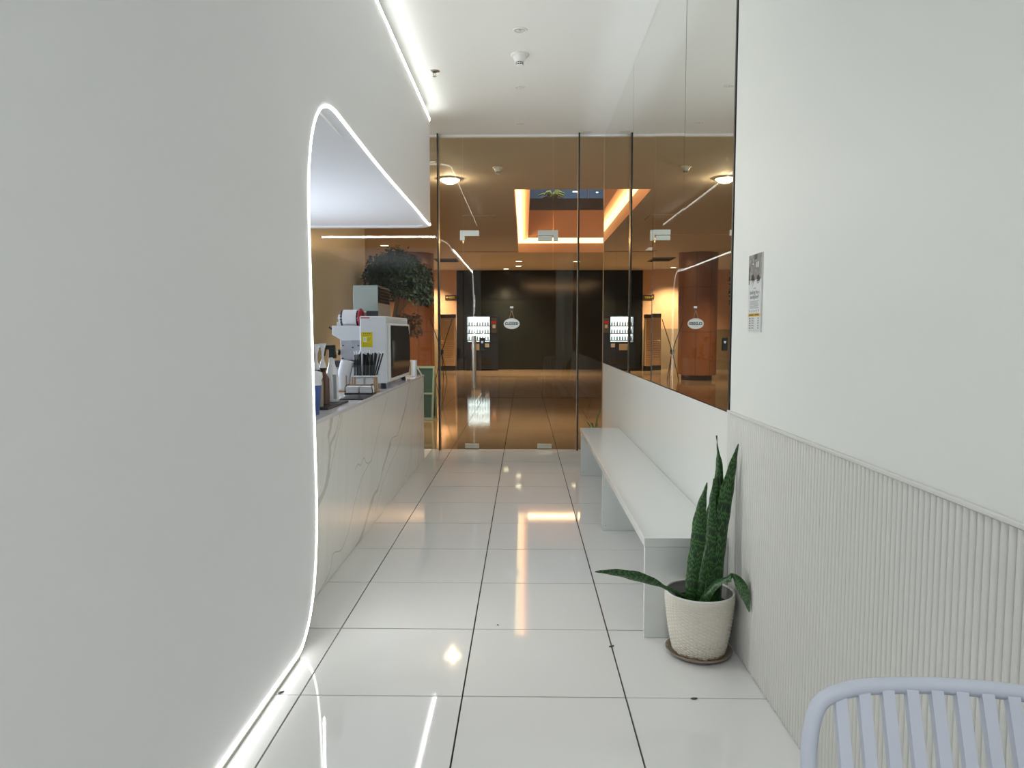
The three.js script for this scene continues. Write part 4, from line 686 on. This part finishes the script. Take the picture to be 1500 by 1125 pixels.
{ // exit sign
  const o = thing('exit_sign', 'small dark exit sign with golden lettering on the peach wall', 'sign', [-2.60, 2.545, ZFAR + 0.06]);
  part('case', rspan(-0.2, 0.2, -0.085, 0.085, 0, 0.03, 0.004, 1), M.columnPlinth, o);
  const t = canvasTex(256, 110, (c, w, h) => { c.fillStyle = '#2c2408'; c.fillRect(0, 0, w, h); c.fillStyle = '#d8b24a'; c.textAlign = 'left'; c.font = 'bold 62px sans-serif'; c.fillText('EXIT', 92, 78); c.beginPath(); c.moveTo(14, 55); c.lineTo(44, 28); c.lineTo(44, 44); c.lineTo(78, 44); c.lineTo(78, 66); c.lineTo(44, 66); c.lineTo(44, 82); c.fill(); });
  part('lettering', new THREE.PlaneGeometry(0.39, 0.16).translate(0, 0, 0.0312), new THREE.MeshStandardMaterial({ map: t, emissiveMap: t, emissive: 0xffffff, emissiveIntensity: 0.25, roughness: 0.5 }), o);
}
{ // banner stand
  const o = thing('banner_stand', 'thin black folding X stand in front of the timber column', 'stand', [-2.28, 0, -19.9]);
  part('hub', rspan(-0.05, 0.05, 0.72, 0.84, -0.04, 0.04, 0.01, 2), M.black, o);
  for (const [x, y, z] of [[0.3, 1.68, 0.06], [-0.3, 1.68, 0.06], [0.16, 0.0, 0.15], [-0.16, 0.0, 0.15], [0, 0.0, -0.4]]) part('arm', rod([0, 0.78, 0], [x, y, z], 0.011, 8), M.black, o);
}
{ // tree outside
  const o = thing('indoor_tree', 'leafy dark green indoor tree behind the machine outside the glass', 'tree', [-1.98, 0, -11.3]);
  part('pot', lathe([[0, 0], [0.17, 0], [0.23, 0.40], [0.235, 0.42], [0.21, 0.42], [0.2, 0.38], [0, 0.36]], 32), M.columnPlinth, o);
  const tm = std(lin(0.20, 0.14, 0.08), 0.8);
  part('trunk', merge([tube([[0, 0.36, 0], [-0.05, 0.9, 0.02], [-0.08, 1.4, 0], [-0.02, 1.75, 0], [0.0, 2.1, 0]], 0.032, 24, 8), tube([[-0.08, 1.4, 0], [-0.16, 1.7, 0.05], [-0.3, 2.0, 0.08]], 0.018, 12, 6), tube([[-0.07, 1.5, 0], [0.12, 1.75, 0.04], [0.32, 1.95, 0.05]], 0.018, 12, 6), tube([[-0.03, 1.7, 0], [0.05, 2.0, -0.1], [0.1, 2.3, -0.15]], 0.016, 12, 6)]), tm, o);
  function leaves(count, place, size) {
    const P = [], I = [], N = [];
    for (let i = 0; i < count; i++) {
      const p = V(...place()), d = V(rr(-1, 1), rr(-1.6, 0.2), rr(-1, 1)).normalize(), s = V(rr(-1, 1), rr(-0.5, 0.5), rr(-1, 1)); s.sub(d.clone().multiplyScalar(s.dot(d))).normalize(); const n = d.clone().cross(s), L = size * rr(0.7, 1.3), w = L * 0.3, b = P.length / 3;
      for (const [a, c, e] of [[0, 0, 0], [0.45, 1, 0.06], [0.45, -1, 0.06], [1, 0, -0.1]]) { const q = p.clone().addScaledVector(d, a * L).addScaledVector(s, c * w / 2 * 1.6).addScaledVector(n, e * L); P.push(q.x, q.y, q.z); N.push(n.x, n.y, n.z); }
      I.push(b, b + 1, b + 2, b + 1, b + 3, b + 2);
    }
    const g = new THREE.BufferGeometry(); g.setAttribute('position', new THREE.Float32BufferAttribute(P, 3)); g.setIndex(I); g.computeVertexNormals(); return g;
  }
  const crown = () => { for (;;) { const x = rr(-0.53, 0.53), z = rr(-0.45, 0.45), q = (x * x) / 0.28 + (z * z) / 0.2; const top = 2.63 - 0.95 * x * x - 0.9 * z * z - (x > 0 ? 0.22 * x : 0.08 * -x) + 0.05 * Math.sin(x * 17 + z * 11), low = 1.96 - 0.22 * Math.max(0, x) - 0.1 * q - 0.05 * Math.sin(x * 21 + z * 5); if (q < 1 && top > low) return [x + 0.01, low + (top - low) * rnd(), z]; } };
  const f = part('foliage', leaves(5200, crown, 0.075), new THREE.MeshPhysicalMaterial({ color: lin(0.026, 0.048, 0.034), roughness: 0.9, specularIntensity: 0.1 }), o); f.userData.kind = 'stuff';
  const f2 = part('dry_foliage', leaves(500, () => [rr(-0.05, 0.36), rr(1.28, 1.62) - 0.0, rr(-0.12, 0.12)], 0.06), std(lin(0.06, 0.045, 0.028), 0.9), o); f2.userData.kind = 'stuff';
}
{ // green display board
  const o = thing('display_board', 'teal framed display board leaning outside the glass by the counter end', 'board', [-1.60, 0, -11.0], -0.12);
  const teal = std(lin(0.025, 0.08, 0.10), 0.5), edge = std(lin(0.25, 0.36, 0.36), 0.5);
  const face = (s) => { const g = []; for (const [x0, x1, y0, y1] of [[-0.24, 0.24, 0.0, 0.035], [-0.24, 0.24, 0.785, 0.82], [-0.24, -0.21, 0.035, 0.785], [0.21, 0.24, 0.035, 0.785], [-0.21, 0.21, 0.385, 0.415]]) g.push(span(x0, x1, y0, y1, -0.012, 0.012)); return merge(g).rotateX(-0.16 * s).translate(0, 0.002, 0.13 * s); };
  for (const s of [1, -1]) { const fr = part('frame', face(s), edge, o); for (const [y0, y1] of [[0.035, 0.385], [0.415, 0.785]]) part('panel', span(-0.21, 0.21, y0, y1, -0.005, 0.005).rotateX(-0.16 * s).translate(0, 0.002, 0.13 * s), teal, fr); }
}
renderer.render(scene, camera);
